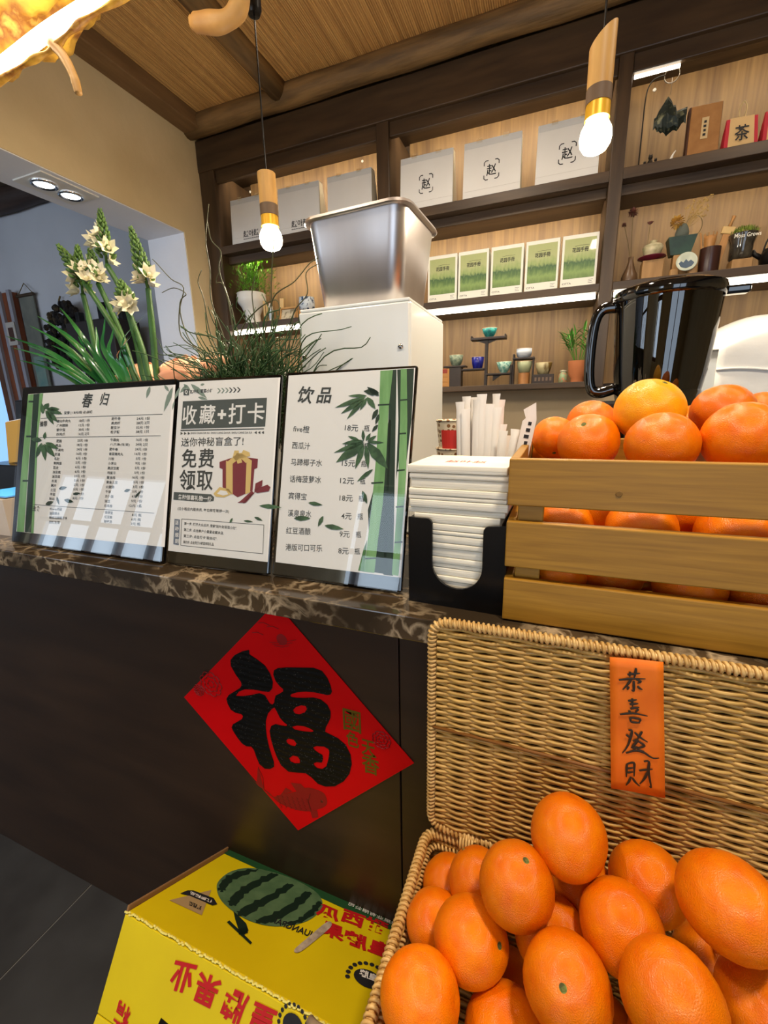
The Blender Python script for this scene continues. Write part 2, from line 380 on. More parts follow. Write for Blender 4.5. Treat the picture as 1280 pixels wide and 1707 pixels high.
for a, b in BAYS:
    MB().tube([(a + .01, .035, ZB - .041), (b - .01, .035, ZB - .041)], .010, 10).build('led_tube', led, sh, smooth=True)
    MB().box(a + .02, b - .02, .042, .052, 2.583, 2.596).build('led_tape', led_hid, sh)
    MB().box(a + .02, b - .02, .080, .090, ZA - .047, ZA - .040).build('led_tape', led_hid, sh)
    xm = (a + b) / 2; w = b - a - .06; dim = .45 if a > .1 else 1
    area('shelf_light', (xm, 2.1 + .075, 2.575), (xm, 2.1 + .30, 2.36), w, .012, 3.2 * w * dim, (1, .87, .68), 150)
    area('shelf_light', (xm, 2.1 + .10, ZA - .05), (xm, 2.1 + .30, 1.98), w, .012, 2.7 * w * dim, (1, .86, .66), 150)
    area('shelf_light', (xm, 2.1 + .06, ZB - .052), (xm, 2.1 + .28, 1.45), w, .012, 1.9 * w * dim, (1, .88, .70), 160)
# splashback and rear worktop under the shelves
struct(MB().box(-1.85, 3.1, 2.26, 2.44, .9, ZCU - .024).build('wall_splashback', mat('beige_panel', '#b5a284', .6, c2='#ac9a7d', scale=3)))
rc = thing('rear_cabinet', 'pale rear work cabinet below the display shelving', 'cabinet', (0, 1.75, 0))
MB().box(-1.85, 3.0, .0, .5, 0, .86).build('body', mat('grey_laminate', '#8a8278', .5), rc)
MB().bbox(-1.85, 3.0, -.02, .5, .86, .90, .003).build('worktop', mat('grey_top', '#9b948a', .35), rc)
p0 = at(1058, 118, 2.2); p1 = at(1118, 101, 2.2)
MB().tube([(.186, .032, 2.4835), (.33, .032, 2.4835)], .006, 8).build('led_tube', led, sh, smooth=True)
# round housings in the reed ceiling, added to go with the unseen lights
for x, y in ((-.95, .05), (.35, .10), (-.2, -1.5), (-.35, 1.28), (.9, 1.28)):
    MB().lathe([(.11, 2.762), (.11, 2.70), (.09, 2.69), (.085, 2.70), (.085, 2.72), (0, 2.72)], 28, TR(x, y, 0)).build('added_downlight', white_p, ceil, smooth=True, angle=40)
# ------------------------------------------------------------------ menu boards
LEAN = math.radians(-15)
class Board:
    def __init__(s, label, xl, yl, xr, yr, h):
        w = math.hypot(xr - xl, yr - yl); yaw = math.atan2(yr - yl, xr - xl)
        s.t = thing('menu_board', label, 'menu board', ((xl + xr) / 2, (yl + yr) / 2, ZT + .002), (LEAN, 0, yaw), 'menu boards on the counter')
        s.w = w; s.h = h
        s.M = Matrix.Translation(s.t.location) @ Matrix.Rotation(yaw, 4, 'Z') @ Matrix.Rotation(LEAN, 4, 'X'); s.I = s.M.inverted()
        MB().bbox(-w / 2, w / 2, -.004, .006, 0, h, .003).build('panel', black_g, s.t)
        MB().add([(-w / 2 + .002, -.008, .002), (w / 2 - .002, -.008, .002), (w / 2 - .002, -.008, h - .002), (-w / 2 + .002, -.008, h - .002)], [(0, 1, 2, 3)]).build('acrylic_cover', glass_cover, s.t)
        # hinged prop behind
        Mp = TR(0, .006, h * .55, rx=math.radians(28))
        MB().box(-.03, .03, 0, .004, -h * .60, 0, Mp).build('prop', black_p, s.t)
    def uv(s, px, py):                              # print position on the sheet
        a = s.I @ CAM; b = s.I @ (CAM + ray(px, py)); d = b - a; k = (-.005 - a.y) / d.y; p = a + d * k
        return p.x, p.z
    def paper(s, pts):
        MB().prism([s.uv(*p) for p in pts], -.0048, -.0042).build('sheet', paper_w, s.t)
def text_px(bd, mb, text, pl, pr, hpx, lay=1, bold=0.0, shear=0):
    """text from pixel pl to pr (mid height of the line), hpx glyph height in pixels"""
    u0, v0 = bd.uv(*pl); u1, v1 = bd.uv(*pr); _, va = bd.uv(pl[0], pl[1] - hpx / 2); _, vb = bd.uv(pl[0], pl[1] + hpx / 2); h = abs(va - vb)
    ang = math.atan2(v1 - v0, u1 - u0); w = math.hypot(u1 - u0, v1 - v0)
    M = Matrix.Translation((u0, 0, v0)) @ Matrix.Rotation(-ang, 4, 'Y')
    put_text(mb, text, 0, -h / 2, w, h / 2, M, -.0048 - .0002 * lay, bold, shear)
def poly_px(bd, mb, pts, lay=1):
    p = [bd.uv(*q) for q in pts]; vs, fs = filled([p]); mb.add([(v[0], -.0048 - .0002 * lay, v[2]) for v in vs], fs)
def leaf_px(bd, mb, a, b, wpx, lay=1, bend=0.0):
    ax, ay = a; bx, by = b; dx, dy = bx - ax, by - ay; L_ = math.hypot(dx, dy); nx, ny = -dy / L_, dx / L_
    prof = ((0, 0), (.15, .55), (.4, 1), (.7, .7), (1, 0)); up = []; dn = []
    for t_, w_ in prof:
        cx = ax + dx * t_ + nx * bend * L_ * 4 * t_ * (1 - t_); cy = ay + dy * t_ + ny * bend * L_ * 4 * t_ * (1 - t_)
        up.append((cx + nx * w_ * wpx / 2, cy + ny * w_ * wpx / 2)); dn.append((cx - nx * w_ * wpx / 2, cy - ny * w_ * wpx / 2))
    poly_px(bd, mb, up + dn[-2:0:-1], lay)
g_dark = mat('print_dark_green', '#23382c', .7); g_mid = mat('print_green', '#5f8f55', .7, c2='#476f41', scale=40); g_pale = mat('print_pale_green', '#86b377', .7, c2='#6c9a5f', scale=60, stretch=(1, 1, .2))
g_leaf = mat('print_leaf', '#4c6d4a', .7, c2='#2f4a35', scale=90)
g_grey = mat('print_grey_leaf', '#7f8f83', .7)

# --- drinks board
b3 = Board('tall menu board of drinks with a printed bamboo edge, beside the napkin holder', -.422, .551, -.195, .553, .338)
b3.paper([(481, 626), (692, 613), (668, 963), (459, 937)])
mb = MB(); g = MB(); gm = MB(); gp = MB(); gl = MB()
for lay, m_, pts in ((1, g, [(650, 617), (661, 616), (655, 960), (639, 958), (642, 880)]), (1, g, [(662, 616), (690, 614), (686, 700), (676, 780), (672, 720), (660, 800), (664, 700)]),
                     (1, g, [(613, 850), (630, 790), (648, 700), (652, 700), (643, 957), (618, 953)]),
                     (2, gp, [(634, 618), (655, 617), (648, 680), (644, 760), (638, 840), (630, 900), (624, 955), (607, 953), (613, 900), (620, 840), (627, 760), (632, 680)]),
                     (2, gp, [(668, 615), (678, 615), (679, 700), (677, 790), (672, 860), (664, 960), (653, 958), (660, 870), (664, 800), (667, 700)]),
                     (2, gm, [(597, 951), (606, 915), (612, 900), (607, 953)])): poly_px(b3, m_, pts, lay)
for y0 in (674, 804, 930): poly_px(b3, g, [(630 - (y0 - 674) * .085, y0), (650 - (y0 - 674) * .085, y0 - 1), (650 - (y0 - 674) * .085, y0 + 1.5), (630 - (y0 - 674) * .085, y0 + 2.5)], 3)
for y0 in (666, 722, 783, 844, 903): poly_px(b3, g, [(666 - (y0 - 666) * .035, y0), (679 - (y0 - 666) * .035, y0 - 1), (679 - (y0 - 666) * .035, y0 + 1.5), (666 - (y0 - 666) * .035, y0 + 2.5)], 3)
for a, b_, w_ in (((610, 662), (558, 680), 9), ((608, 664), (568, 690), 9), ((607, 666), (578, 699), 8), ((612, 663), (600, 684), 7), ((612, 662), (626, 682), 10), ((612, 660), (580, 660), 6),
                  ((607, 737), (556, 755), 9), ((607, 739), (560, 771), 17), ((607, 741), (592, 782), 10), ((610, 741), (614, 782), 9), ((612, 738), (647, 782), 18), ((607, 735), (570, 740), 9), ((612, 737), (640, 738), 6),
                  ((606, 735), (605, 716), 6), ((610, 735), (618, 722), 6), ((613, 736), (628, 726), 6), ((600, 735), (580, 727), 6),
                  ((622, 782), (595, 803), 7), ((604, 818), (612, 840), 8), ((514, 838), (538, 842), 7), ((490, 864), (518, 864), 9), ((539, 860), (530, 878), 7), ((541, 876), (573, 882), 9)): leaf_px(b3, gl, a, b_, w_, 4)
for a, b_, w_ in (((632, 655), (606, 652), 12), ((632, 660), (612, 645), 9), ((630, 682), (620, 700), 8), ((630, 708), (620, 720), 6), ((632, 690), (626, 708), 6)): leaf_px(b3, g, a, b_, w_, 4)
text_px(b3, mb, '饮', (497, 657), (523, 660), 28, 2, .02, .15); text_px(b3, mb, '品', (528, 659), (553, 659), 26, 2, .02, .15)
rows = [('five橙', 489, 516, 714), ('西瓜汁', 487, 517, 742), ('马蹄椰子水', 485, 537, 770), ('话梅菠萝冰', 483, 535, 798), ('宾得宝', 481, 511, 826), ('溪泉泉水', 480, 519, 855), ('红豆酒酿', 477, 518, 884), ('港版可口可乐', 476, 537, 912)]
for s_, a, b_, y in rows: text_px(b3, mb, s_, (a, y), (b_, y + 2), 11.5, 2, .003)
for s_, a, b_, y in [('18元', 575, 597, 713), ('18元', 575, 597, 742), ('15元', 570, 592, 772), ('12元', 567, 590, 801), ('18元', 566, 588, 830), ('4元', 569, 586, 860), ('9元', 566, 583, 890), ('8元', 564, 581, 918)]:
    text_px(b3, mb, s_, (a, y), (b_, y + 1), 10.5, 2, .003)
    text_px(b3, mb, '瓶', (b_ + 10, y + 1), (b_ + 19, y + 1), 10.5, 2, .003)
g.build('print_bamboo_shade', g_dark, b3.t); gp.build('print_bamboo', g_pale, b3.t); gm.build('print_shoot', g_mid, b3.t); gl.build('print_leaves', g_leaf, b3.t); mb.build('lettering', ink_grey, b3.t)

# --- gift promotion board
b2 = Board('middle menu board promoting a free gift box', -.642, .538, -.427, .549, .336)
b2.paper([(299, 637), (467, 629), (446, 937), (280, 918)])
mb = MB(); dk = MB(); wt = MB(); gr = MB(); red = MB(); gold = MB(); lf = MB(); bl = MB()
for a, b_, w_ in (((306, 640), (318, 652), 6), ((318, 640), (345, 664), 9), ((312, 642), (300, 655), 6), ((300, 645), (290, 668), 5), ((334, 642), (341, 640), 4), ((330, 662), (346, 666), 5)): leaf_px(b2, gr, a, b_, w_, 1)
poly_px(b2, dk, [(305, 669), (445, 663), (442, 711), (302, 715)], 2)
poly_px(b2, dk, [(306, 649), (315.5, 649), (315, 659), (306, 659)], 2)
text_px(b2, wt, 'Q', (308, 654), (313, 654), 7, 3, .03)
text_px(b2, wt, '收', (305, 692), (328, 692), 32, 3, .013); text_px(b2, wt, '藏', (333, 691), (359, 691), 32, 3, .013); text_px(b2, wt, '+', (363, 691), (377, 691), 16, 3, .04)
text_px(b2, wt, '打', (381, 690), (409, 689), 34, 3, .013); text_px(b2, wt, '卡', (413, 689), (441, 688), 34, 3, .013)
text_px(b2, mb, '赵叶赵·冒菜小灶', (317, 653), (355, 651), 6.5, 2, .02)
for i in range(6):
    x = 362 + i * 6.6; pts = [(x, 647 - i * .3), (x + 2.2, 647 - i * .3), (x + 6, 651 - i * .3), (x + 2.2, 655.5 - i * .3), (x, 655.5 - i * .3), (x + 3.8, 651.2 - i * .3)]
    poly_px(b2, mb if i > 2 else gr, pts, 2)
poly_px(b2, mb, [(301, 716.5), (440, 714), (440, 715.5), (301, 718.5)], 2)
text_px(b2, mb, 'SHOU CANG DA KA  SHOU CANG DA KA  SHOU CANG DA KA', (318, 722), (420, 721), 3.2, 2, .01)
for i in range(3):
    poly_px(b2, mb, [(301 + i * 6, 720), (305 + i * 6, 722.5), (301 + i * 6, 725)], 2); poly_px(b2, mb, [(428 + i * 6, 718.5), (424 + i * 6, 721), (428 + i * 6, 723.5)], 2)
text_px(b2, mb, '送你神秘盲盒了!', (302, 737), (406, 735), 14.5, 2, .004)
text_px(b2, mb, '免', (303, 764), (328, 764), 31, 2, .014); text_px(b2, mb, '费', (331, 764), (357, 764), 32, 2, .014)
text_px(b2, mb, '领', (299, 800), (326, 800), 34, 2, .014); text_px(b2, mb, '取', (328, 801), (355, 801), 33, 2, .014)
poly_px(b2, dk, [(290, 820), (352, 824), (357, 829), (356, 835), (342, 837), (289, 833)], 2)
text_px(b2, wt, '各种惊喜礼物一份', (297, 828), (353, 832), 8.5, 3, .02)
text_px(b2, mb, '(注小程店内服务员, 每位顾客限领一次)', (296, 848), (382, 853), 6.0, 2, .008)
poly_px(b2, bl, [(291, 865), (300, 866), (298, 909), (289, 907)], 2)
for i, s_ in enumerate('活动规则'): text_px(b2, wt, s_, (292, 871 + i * 10.2), (298, 871.5 + i * 10.2), 7.5, 3, .02)
for i, s_ in enumerate(('第一步: 打开大众点评, 搜索"赵叶赵冒菜小灶".', '第二步: 点击商户小黄星收藏本店.', '第三步: 点击打卡"我去过".', '第四步: 点击凭打卡截图领取礼品.')):
    text_px(b2, mb, s_, (307 - i * .5, 872.5 + i * 10.3), (307 + (88, 66, 55, 50)[i], 872.5 + i * 10.3 + (8, 6, 5, 4)[i]), 5.2, 2, .008)
for a, b_ in (((303, 865), (440, 875)), ((440, 875), (438, 923)), ((438, 923), (301, 909)), ((301, 909), (303, 865))):
    L_ = math.hypot(b_[0] - a[0], b_[1] - a[1]); nx, ny = -(b_[1] - a[1]) / L_ * .35, (b_[0] - a[0]) / L_ * .35
    poly_px(b2, mb, [(a[0] - nx, a[1] - ny), (b_[0] - nx, b_[1] - ny), (b_[0] + nx, b_[1] + ny), (a[0] + nx, a[1] + ny)], 2)
# gift box
poly_px(b2, red, [(366, 770), (396, 760), (430, 765), (429, 780), (424, 782), (421, 818), (396, 829), (371, 812), (371, 782), (366, 780)], 2)
for pts in ([(377, 768), (388, 772), (388, 825), (377, 817)], [(411, 772), (420, 767), (417, 821), (409, 824)], [(380, 769), (396, 756), (408, 758), (388, 773)], [(393, 756), (402, 755), (420, 768), (410, 772)],
            [(388, 762), (391, 751), (398, 751), (399, 765), (393, 768)], [(398, 763), (406, 750), (416, 754), (417, 760), (404, 764)], [(394, 765), (402, 764), (404, 771), (396, 773)],
            [(356, 823), (366, 812), (382, 815), (387, 823), (374, 829), (360, 828)]): poly_px(b2, gold, pts, 3)
poly_px(b2, wt, [(362, 823), (368, 817), (378, 819), (381, 824), (372, 826)], 4)
for pts in ([(426, 806), (438, 800), (437, 810), (424, 822)], [(424, 816), (446, 808), (451, 812), (448, 819), (428, 822)], [(420, 818), (400, 836), (396, 838), (408, 838), (424, 822)], [(424, 822), (410, 838), (405, 839), (418, 824)]): poly_px(b2, red, pts, 4)
for a, b_, w_ in (((432, 843), (470, 846), 8), ((383, 872), (388, 863), 4), ((406, 868), (422, 870), 4), ((424, 862), (438, 868), 5)): leaf_px(b2, lf, a, b_, w_, 3)
for nm, q, m_ in (('print_grey_leaves', gr, g_grey), ('print_dark_panels', dk, mat('print_charcoal', '#4a5150', .7)), ('print_white_text', wt, paper_w), ('lettering', mb, ink_grey), ('print_gift', red, mat('print_wine', '#7b2b36', .7)), ('print_ribbon', gold, mat('print_gold', '#d8b873', .7)), ('print_leaves', lf, g_leaf), ('print_tab', bl, mat('print_slate', '#6a7484', .7))): q.build(nm, m_, b2.t)

# --- food board
b1 = Board('wide landscape menu board of dishes at the left end of the counter', -1.084, .529, -.648, .536, .338)
b1.paper([(47, 657), (292, 641), (274, 912), (27, 886)])
mb = MB(); g = MB(); gp = MB(); gr = MB(); gl = MB(); ln = MB()
for lay, m_, pts in ((1, g, [(56, 657), (66, 656), (52, 888), (41, 887)]), (2, gp, [(47, 658), (56, 657), (50, 740), (40, 887), (28, 886), (36, 780)]), (2, gp, [(66, 656), (72, 656), (64, 720), (56, 889), (52, 889), (60, 740)]),
                     (3, g, [(48, 668), (56, 668), (55.6, 671), (47.6, 671)]), (3, g, [(44, 726), (52, 726), (51.8, 729), (43.8, 729)]), (3, g, [(38, 800), (47, 800), (46.8, 803), (37.8, 803)])): poly_px(b1, m_, pts, lay)
for a, b_, w_ in (((78, 682), (104, 690), 9), ((78, 682), (100, 682), 8), ((78, 684), (97, 704), 9), ((76, 684), (90, 708), 8), ((74, 682), (82, 672), 9), ((72, 690), (70, 672), 8), ((74, 740), (92, 762), 10), ((72, 740), (76, 768), 9), ((70, 738), (60, 764), 8), ((70, 734), (52, 732), 9), ((74, 732), (76, 720), 6), ((76, 738), (98, 748), 9)): leaf_px(b1, gl, a, b_, w_, 4)
for a, b_, w_ in (((250, 644), (244, 664), 6), ((274, 642), (282, 653), 5), ((288, 645), (273, 686), 8), ((291, 668), (287, 684), 3)): leaf_px(b1, gr, a, b_, w_, 2)
for a, b_, w_ in (((98, 815), (112, 812), 6), ((95, 828), (99, 842), 4), ((107, 833), (123, 837), 7), ((76, 841), (90, 836), 7), ((122, 824), (134, 822), 5), ((207, 819), (218, 816), 5), ((225, 830), (235, 818), 4)): leaf_px(b1, g, a, b_, w_, 3)
text_px(b1, mb, '春', (137, 667), (154, 668), 24, 2, .02, .2); text_px(b1, mb, '归', (167, 665), (182, 666), 22, 2, .02, .2)
text_px(b1, mb, '菜、豆芽 | 18元/份 必点哦', (97, 689), (154, 687), 5.6, 2, .015)
for a, b_ in (((68, 697), (271, 690)), ((66, 729), (268, 726)), ((48, 840), (257, 855))):
    poly_px(b1, ln, [a, b_, (b_[0], b_[1] + .8), (a[0], a[1] + .8)], 2)
for i, (l1, p1, l2, p2) in enumerate([('潮汕牛肉丸', '18元 1份', '肥牛卷', '24元 1份'), ('广州腊肠', '12元 1份', '黑虎虾', '28元 2只'), ('掌中宝', '30元 1份', '酸豆汁', '32元 1份'), ('炸鸡爪', '16元 2只', '松子蟹', '38元 1只')]):
    y = 702 + i * 7.4
    text_px(b1, mb, l1, (95 - i * .4, y), (95 + len(l1) * 4.6, y - .5), 5, 2, .01); text_px(b1, mb, p1, (132 - i * .5, y - .7), (150 - i * .4, y - 1.2), 5, 2, .01)
    text_px(b1, mb, l2, (186 - i * .6, y - 4), (201 - i * .6, y - 4.2), 5, 2, .01); text_px(b1, mb, p2, (228 - i * .5, y - 4.2), (250 - i * .5, y - 4.8), 5, 2, .01)
L2 = ['牛霖肉', '八爪鱼(生变)', '肥牛卷', '香菜猪肉丸', '川粉', '小茅尖', '脆皮豆腐', '鸡蛋干', '黄油鸡', '黄金土豆', '火腿肠', '千张', '方便面', '油豆', '乌鸡卷']
P2 = ['16元 1份', '24元 2只', '24元 1份', '16元 1份', '5元 1份', '9元 1份', '5元 1份', '5元 1份', '16元 1份', '5元 1份', '3元 1根', '5元 1份', '6元 1份', '5元 1份', '12元 1盘']
L1 = ['肥肠', '鸭血', '午餐肉', '虾滑', '毛肚', '鹌鹑蛋', '豆皮', '冻豆腐', '油豆腐', '木耳', '藕片', '土豆', '平菇', '粉丝']
P1 = ['22元 1份', '18元 1份', '24元 1份', '16元 1份', '6元 1份', '5元 1份', '6元 1份', '6元 1份', '10元 1份', '5元 1份', '5元 1份', '5元 1份', '6元 1份', '8元 1份']
for i in range(15):
    y = 733 + i * 7.85; x = 184 - i * .75
    text_px(b1, mb, L2[i], (x, y), (x + len(L2[i]) * 4.7, y + .6), 5, 2, .01)
    text_px(b1, mb, P2[i], (227 - i * .85 + (0 if len(P2[i]) > 5 else 3), y - .2), (247 - i * .75, y + .5), 5, 2, .01)
    if i < 14:
        y = 735 + i * 7.4; x = 94 - i * .9; text_px(b1, mb, L1[i], (x, y), (x + len(L1[i]) * 4.5, y + .5), 5, 2, .01)
        text_px(b1, mb, P1[i], (129 - i * .6, y - 1), (147 - i * .6, y - .5), 5, 2, .01)
text_px(b1, mb, '推荐', (67, 707), (79, 706), 9, 5, .02); text_px(b1, mb, '主食', (55, 847), (67, 848), 9, 5, .02)
for i, s_ in enumerate(('five橙', '油葫果水', '鲜榨马蹄椰子水', '甜辣生菜')): text_px(b1, mb, s_, (83 - i * .4, 848 + i * 7.4), (83 + len(s_) * 4.2, 849 + i * 7.4), 5, 2, .01)
for i, s_ in enumerate(('宾得宝', '红豆酿', '酸梅汤')): text_px(b1, mb, s_, (175 - i * .7, 854 + i * 7.4), (188 - i * .7, 855 + i * 7.4), 5, 2, .01); text_px(b1, mb, ('8元 瓶', '6元 瓶', '3元 瓶')[i], (220 - i, 858 + i * 7.4), (236 - i, 859 + i * 7.4), 5, 2, .01)
for nm, q, m_ in (('print_bamboo_shade', g, g_dark), ('print_bamboo', gp, g_pale), ('print_leaves', gl, g_leaf), ('print_grey_leaves', gr, g_grey), ('print_rules', ln, ink_grey), ('lettering', mb, ink_grey)): q.build(nm, m_, b1.t)

# ------------------------------------------------------------------ napkin holder
t = thing('napkin_holder', 'black napkin holder with a U-shaped cut-out between menu board and wooden crate', 'napkin holder', (-.112, .535, ZT), (0, 0, math.radians(-2)))
arc = [(-.034 * math.cos(a) + .002, .062 - .034 * math.sin(a)) for a in [math.pi * i / 14 for i in range(15)]]
f = lambda cx, cz, a0, a1, r=.008: [(cx + r * math.cos(math.radians(a0 + (a1 - a0) * i / 5)), cz + r * math.sin(math.radians(a0 + (a1 - a0) * i / 5))) for i in range(6)]
poly = [(-.066, 0), (-.066, .124)] + f(-.040, .116, 90, 0) + arc + f(.044, .112, 180, 90) + [(.066, .122), (.066, 0)]
MB().prism(poly, -.002, .002).build('front_panel', black_p, t)
for x in (-.066, .062): MB().box(x, x + .004, .002, .132, 0, .122).build('side_panel', black_p, t)
MB().box(-.062, .062, .128, .132, 0, .122).build('back_panel', black_p, t)
MB().box(-.062, .062, .002, .128, 0, .004).build('bottom', black_p, t)
t = thing('napkin_stack', 'tall stack of cream paper napkins bulging out of the black holder', 'napkins', (-.112, .605, ZT + .005), (0, 0, math.radians(-2)))
napk = mat('napkin_paper', '#efe9d8', .85, c2='#e2dac6', scale=700, stretch=(.02, .02, 1), detail=2, bump=.4, bscale=700, bdist=.0012)
z = 0
for i, h in enumerate([.006 + .007 * ((k * 7) % 5) / 4 for k in range(20)]):
    w = .058 if z < .115 else .0655; o = (R() - .5) * .002 if z < .115 else (R() - .5) * .005
    pts = spline([(-w + o, -.062), (w + o, -.062 - .001), (w + o + .001, .056), (-w + o, .056)], 1)
    d = (R() - .5) * .003
    q = MB().bbox(-w + o, w + o, -.061 + d, .054, z, z + h - .0006, min(.0012, h * .2), seg=2).build('napkin_bundle', napk, t, smooth=True)
    z += h
mb = MB(); put_text(mb, '赵叶赵', -.025, -.01, .03, .012, TR(0, -.02, z - .0002, rx=math.radians(-90))); mb.build('red_print', ink_red, t)

# ------------------------------------------------------------------ straws and paper cups behind the napkins
wrap = mat('straw_wrapper', '#ece7df', .6, c2='#d8d2ca', scale=40, stretch=(1, 1, .1), bump=.3, bscale=60)
cupm = bpy.data.materials.new('dotted_cup'); cupm.use_nodes = True; MATS['dotted_cup'] = cupm
N = cupm.node_tree.nodes; L = cupm.node_tree.links; b = N['Principled BSDF']; b.inputs['Roughness'].default_value = .5
tc = N.new('ShaderNodeTexCoord'); vo = N.new('ShaderNodeTexVoronoi'); vo.inputs['Scale'].default_value = 105; vo.inputs['Randomness'].default_value = .35; L.new(tc.outputs['Object'], vo.inputs['Vector'])
r1 = N.new('ShaderNodeValToRGB'); r1.color_ramp.interpolation = 'CONSTANT'; r1.color_ramp.elements[0].color = lin('#8a5f34'); r1.color_ramp.elements[1].position = .36; r1.color_ramp.elements[1].color = lin('#ecdcbc'); L.new(vo.outputs['Distance'], r1.inputs[0]); L.new(r1.outputs[0], b.inputs['Base Color'])
def cup_stack(x, y, n, label, patch):
    for k in range(n):
        c = thing('paper_cup', label + (', lowest of its stack', ', second of its stack', ', third of its stack', ', top of its stack')[min(k, 3)], 'paper cup', (x, y, ZT + k * .052), (math.pi if False else 0, 0, k * .7), 'dotted paper cups')
        MB().lathe([(.024, .0), (.0245, .002), (.033, .085), (.0335, .087), (.0345, .0855), (.0340, .0885), (.0322, .088), (.0238, .004), (.0, .004)][0:9], 28, TR(0, 0, 0)).build('cup_wall', cupm, c, smooth=True)
        if patch: 
            vs = []; 
            for i in range(7):
                for zz in (.03, .07): a = math.radians(-125 + i * 11) - k * .7; rr = .0245 + .0085 * (zz - .002) / .083 + .0006; vs.append((rr * math.cos(a), rr * math.sin(a), zz))
            MB().add(vs, [(2 * i, 2 * i + 2, 2 * i + 3, 2 * i + 1) for i in range(6)]).build('red_label', mat('cup_red', '#c9342c', .5), c)
cup_stack(-.178, .815, 4, 'polka-dot paper cup left of the wrapped straws', True)
cup_stack(.000, .90, 3, 'polka-dot paper cup between the straws and the crate', True)
def straw_mesh(h, w, crimp):
    pts = [(0, 0, 0), (0, 0, h * .93), (0, 0, h * .97), (0, 0, h)]
    mb = MB(); n = 8; prof = ((0, 1, .7), (h * .9, 1, .7), (h * .955, .95, .35), (h, 1.15 if crimp else .9, .06)); vs = []; fs = []
    for z_, a_, b__ in prof:
        for k in range(n): a = 2 * math.pi * k / n; vs.append((w * a_ * math.cos(a), w * b__ * math.sin(a), z_))
    for i in range(3):
        for k in range(n): fs.append((i * n + k, i * n + (k + 1) % n, (i + 1) * n + (k + 1) % n, (i + 1) * n + k))
    fs += [tuple(range(n))[::-1], tuple(range(3 * n, 4 * n))]
    return mb.add(vs, fs)
hold = thing('straw_cup', 'small cup holding the wrapped straws behind the napkins', 'cup', (-.112, .745, ZT)); MB().lathe([(.030, 0), (.037, .085), (.035, .085), (.029, .003), (0, .003)], 24).build('cup_wall', white_p, hold, smooth=True)
ord_ = ['leftmost', 'second from left', 'third from left', 'fourth from left', 'fifth from left', 'sixth from left', 'middle', 'seventh from right', 'sixth from right', 'fifth from right', 'fourth from right', 'third from right', 'second from right', 'rightmost']
me = None
for i in range(14):
    row = i % 2; x = -.112 - .030 + .060 * i / 13; y = .742 + (.010 if row else -.010); h = .272 + .012 * math.sin(i * 2.3) - (.045 if i >= 12 else 0)
    if me is None: o = straw_mesh(.3, .0042, True).build('paper_straw', wrap, smooth=True, angle=40); me = o.data
    else: o = bpy.data.objects.new('paper_straw', me); COL.objects.link(o)
    o.location = (x, y, ZT + .004); o.scale = (1.75, 1.3, h / .3); o.rotation_euler = (math.radians(-1), math.radians((i - 6.5) * .35), (R() - .5) * 1.2)
    tag(o, 'white paper-wrapped straw in the bunch behind the napkins, ' + ord_[i], 'straw', 'wrapped straws in the bunch')
hold2 = thing('straw_cup', 'small cup holding the few straws beside the crate', 'cup', (-.078, .72, ZT)); MB().lathe([(.018, 0), (.022, .085), (.020, .085), (.017, .003), (0, .003)], 20).build('cup_wall', white_p, hold2, smooth=True)
for i, (dx, h, ry, lab) in enumerate(((-.011, .225, 3, 'leftmost'), (.0, .228, 5, 'middle'), (.010, .235, 7, 'rightmost plain'))):
    o = bpy.data.objects.new('paper_straw', me); COL.objects.link(o); o.location = (-.078 + dx, .72, ZT + .004); o.scale = (1.6, 1.2, h / .3); o.rotation_euler = (0, math.radians(ry), 0)
    tag(o, 'white wrapped straw beside the crate of oranges, ' + lab, 'straw', 'straws beside the crate')
t = thing('printed_straw_wrapper', 'white straw wrapper with black lettering and a torn folded tip beside the crate', 'straw', (-.068, .705, ZT + .05), (0, math.radians(9), math.radians(8)))
MB().prism([(-.010, 0), (.010, 0), (.010, .20), (.004, .225), (-.012, .212), (-.006, .20), (-.010, .195)], -.001, .001).build('sleeve', wrap, t)
mb = MB()
for k in range(13):
    if k != 7: mb.box(-.001 - .0012 * (k % 3), .004, -.0016, -.0010, .19 - k * .010, .1955 - k * .010)
mb.build('printing', ink, t)
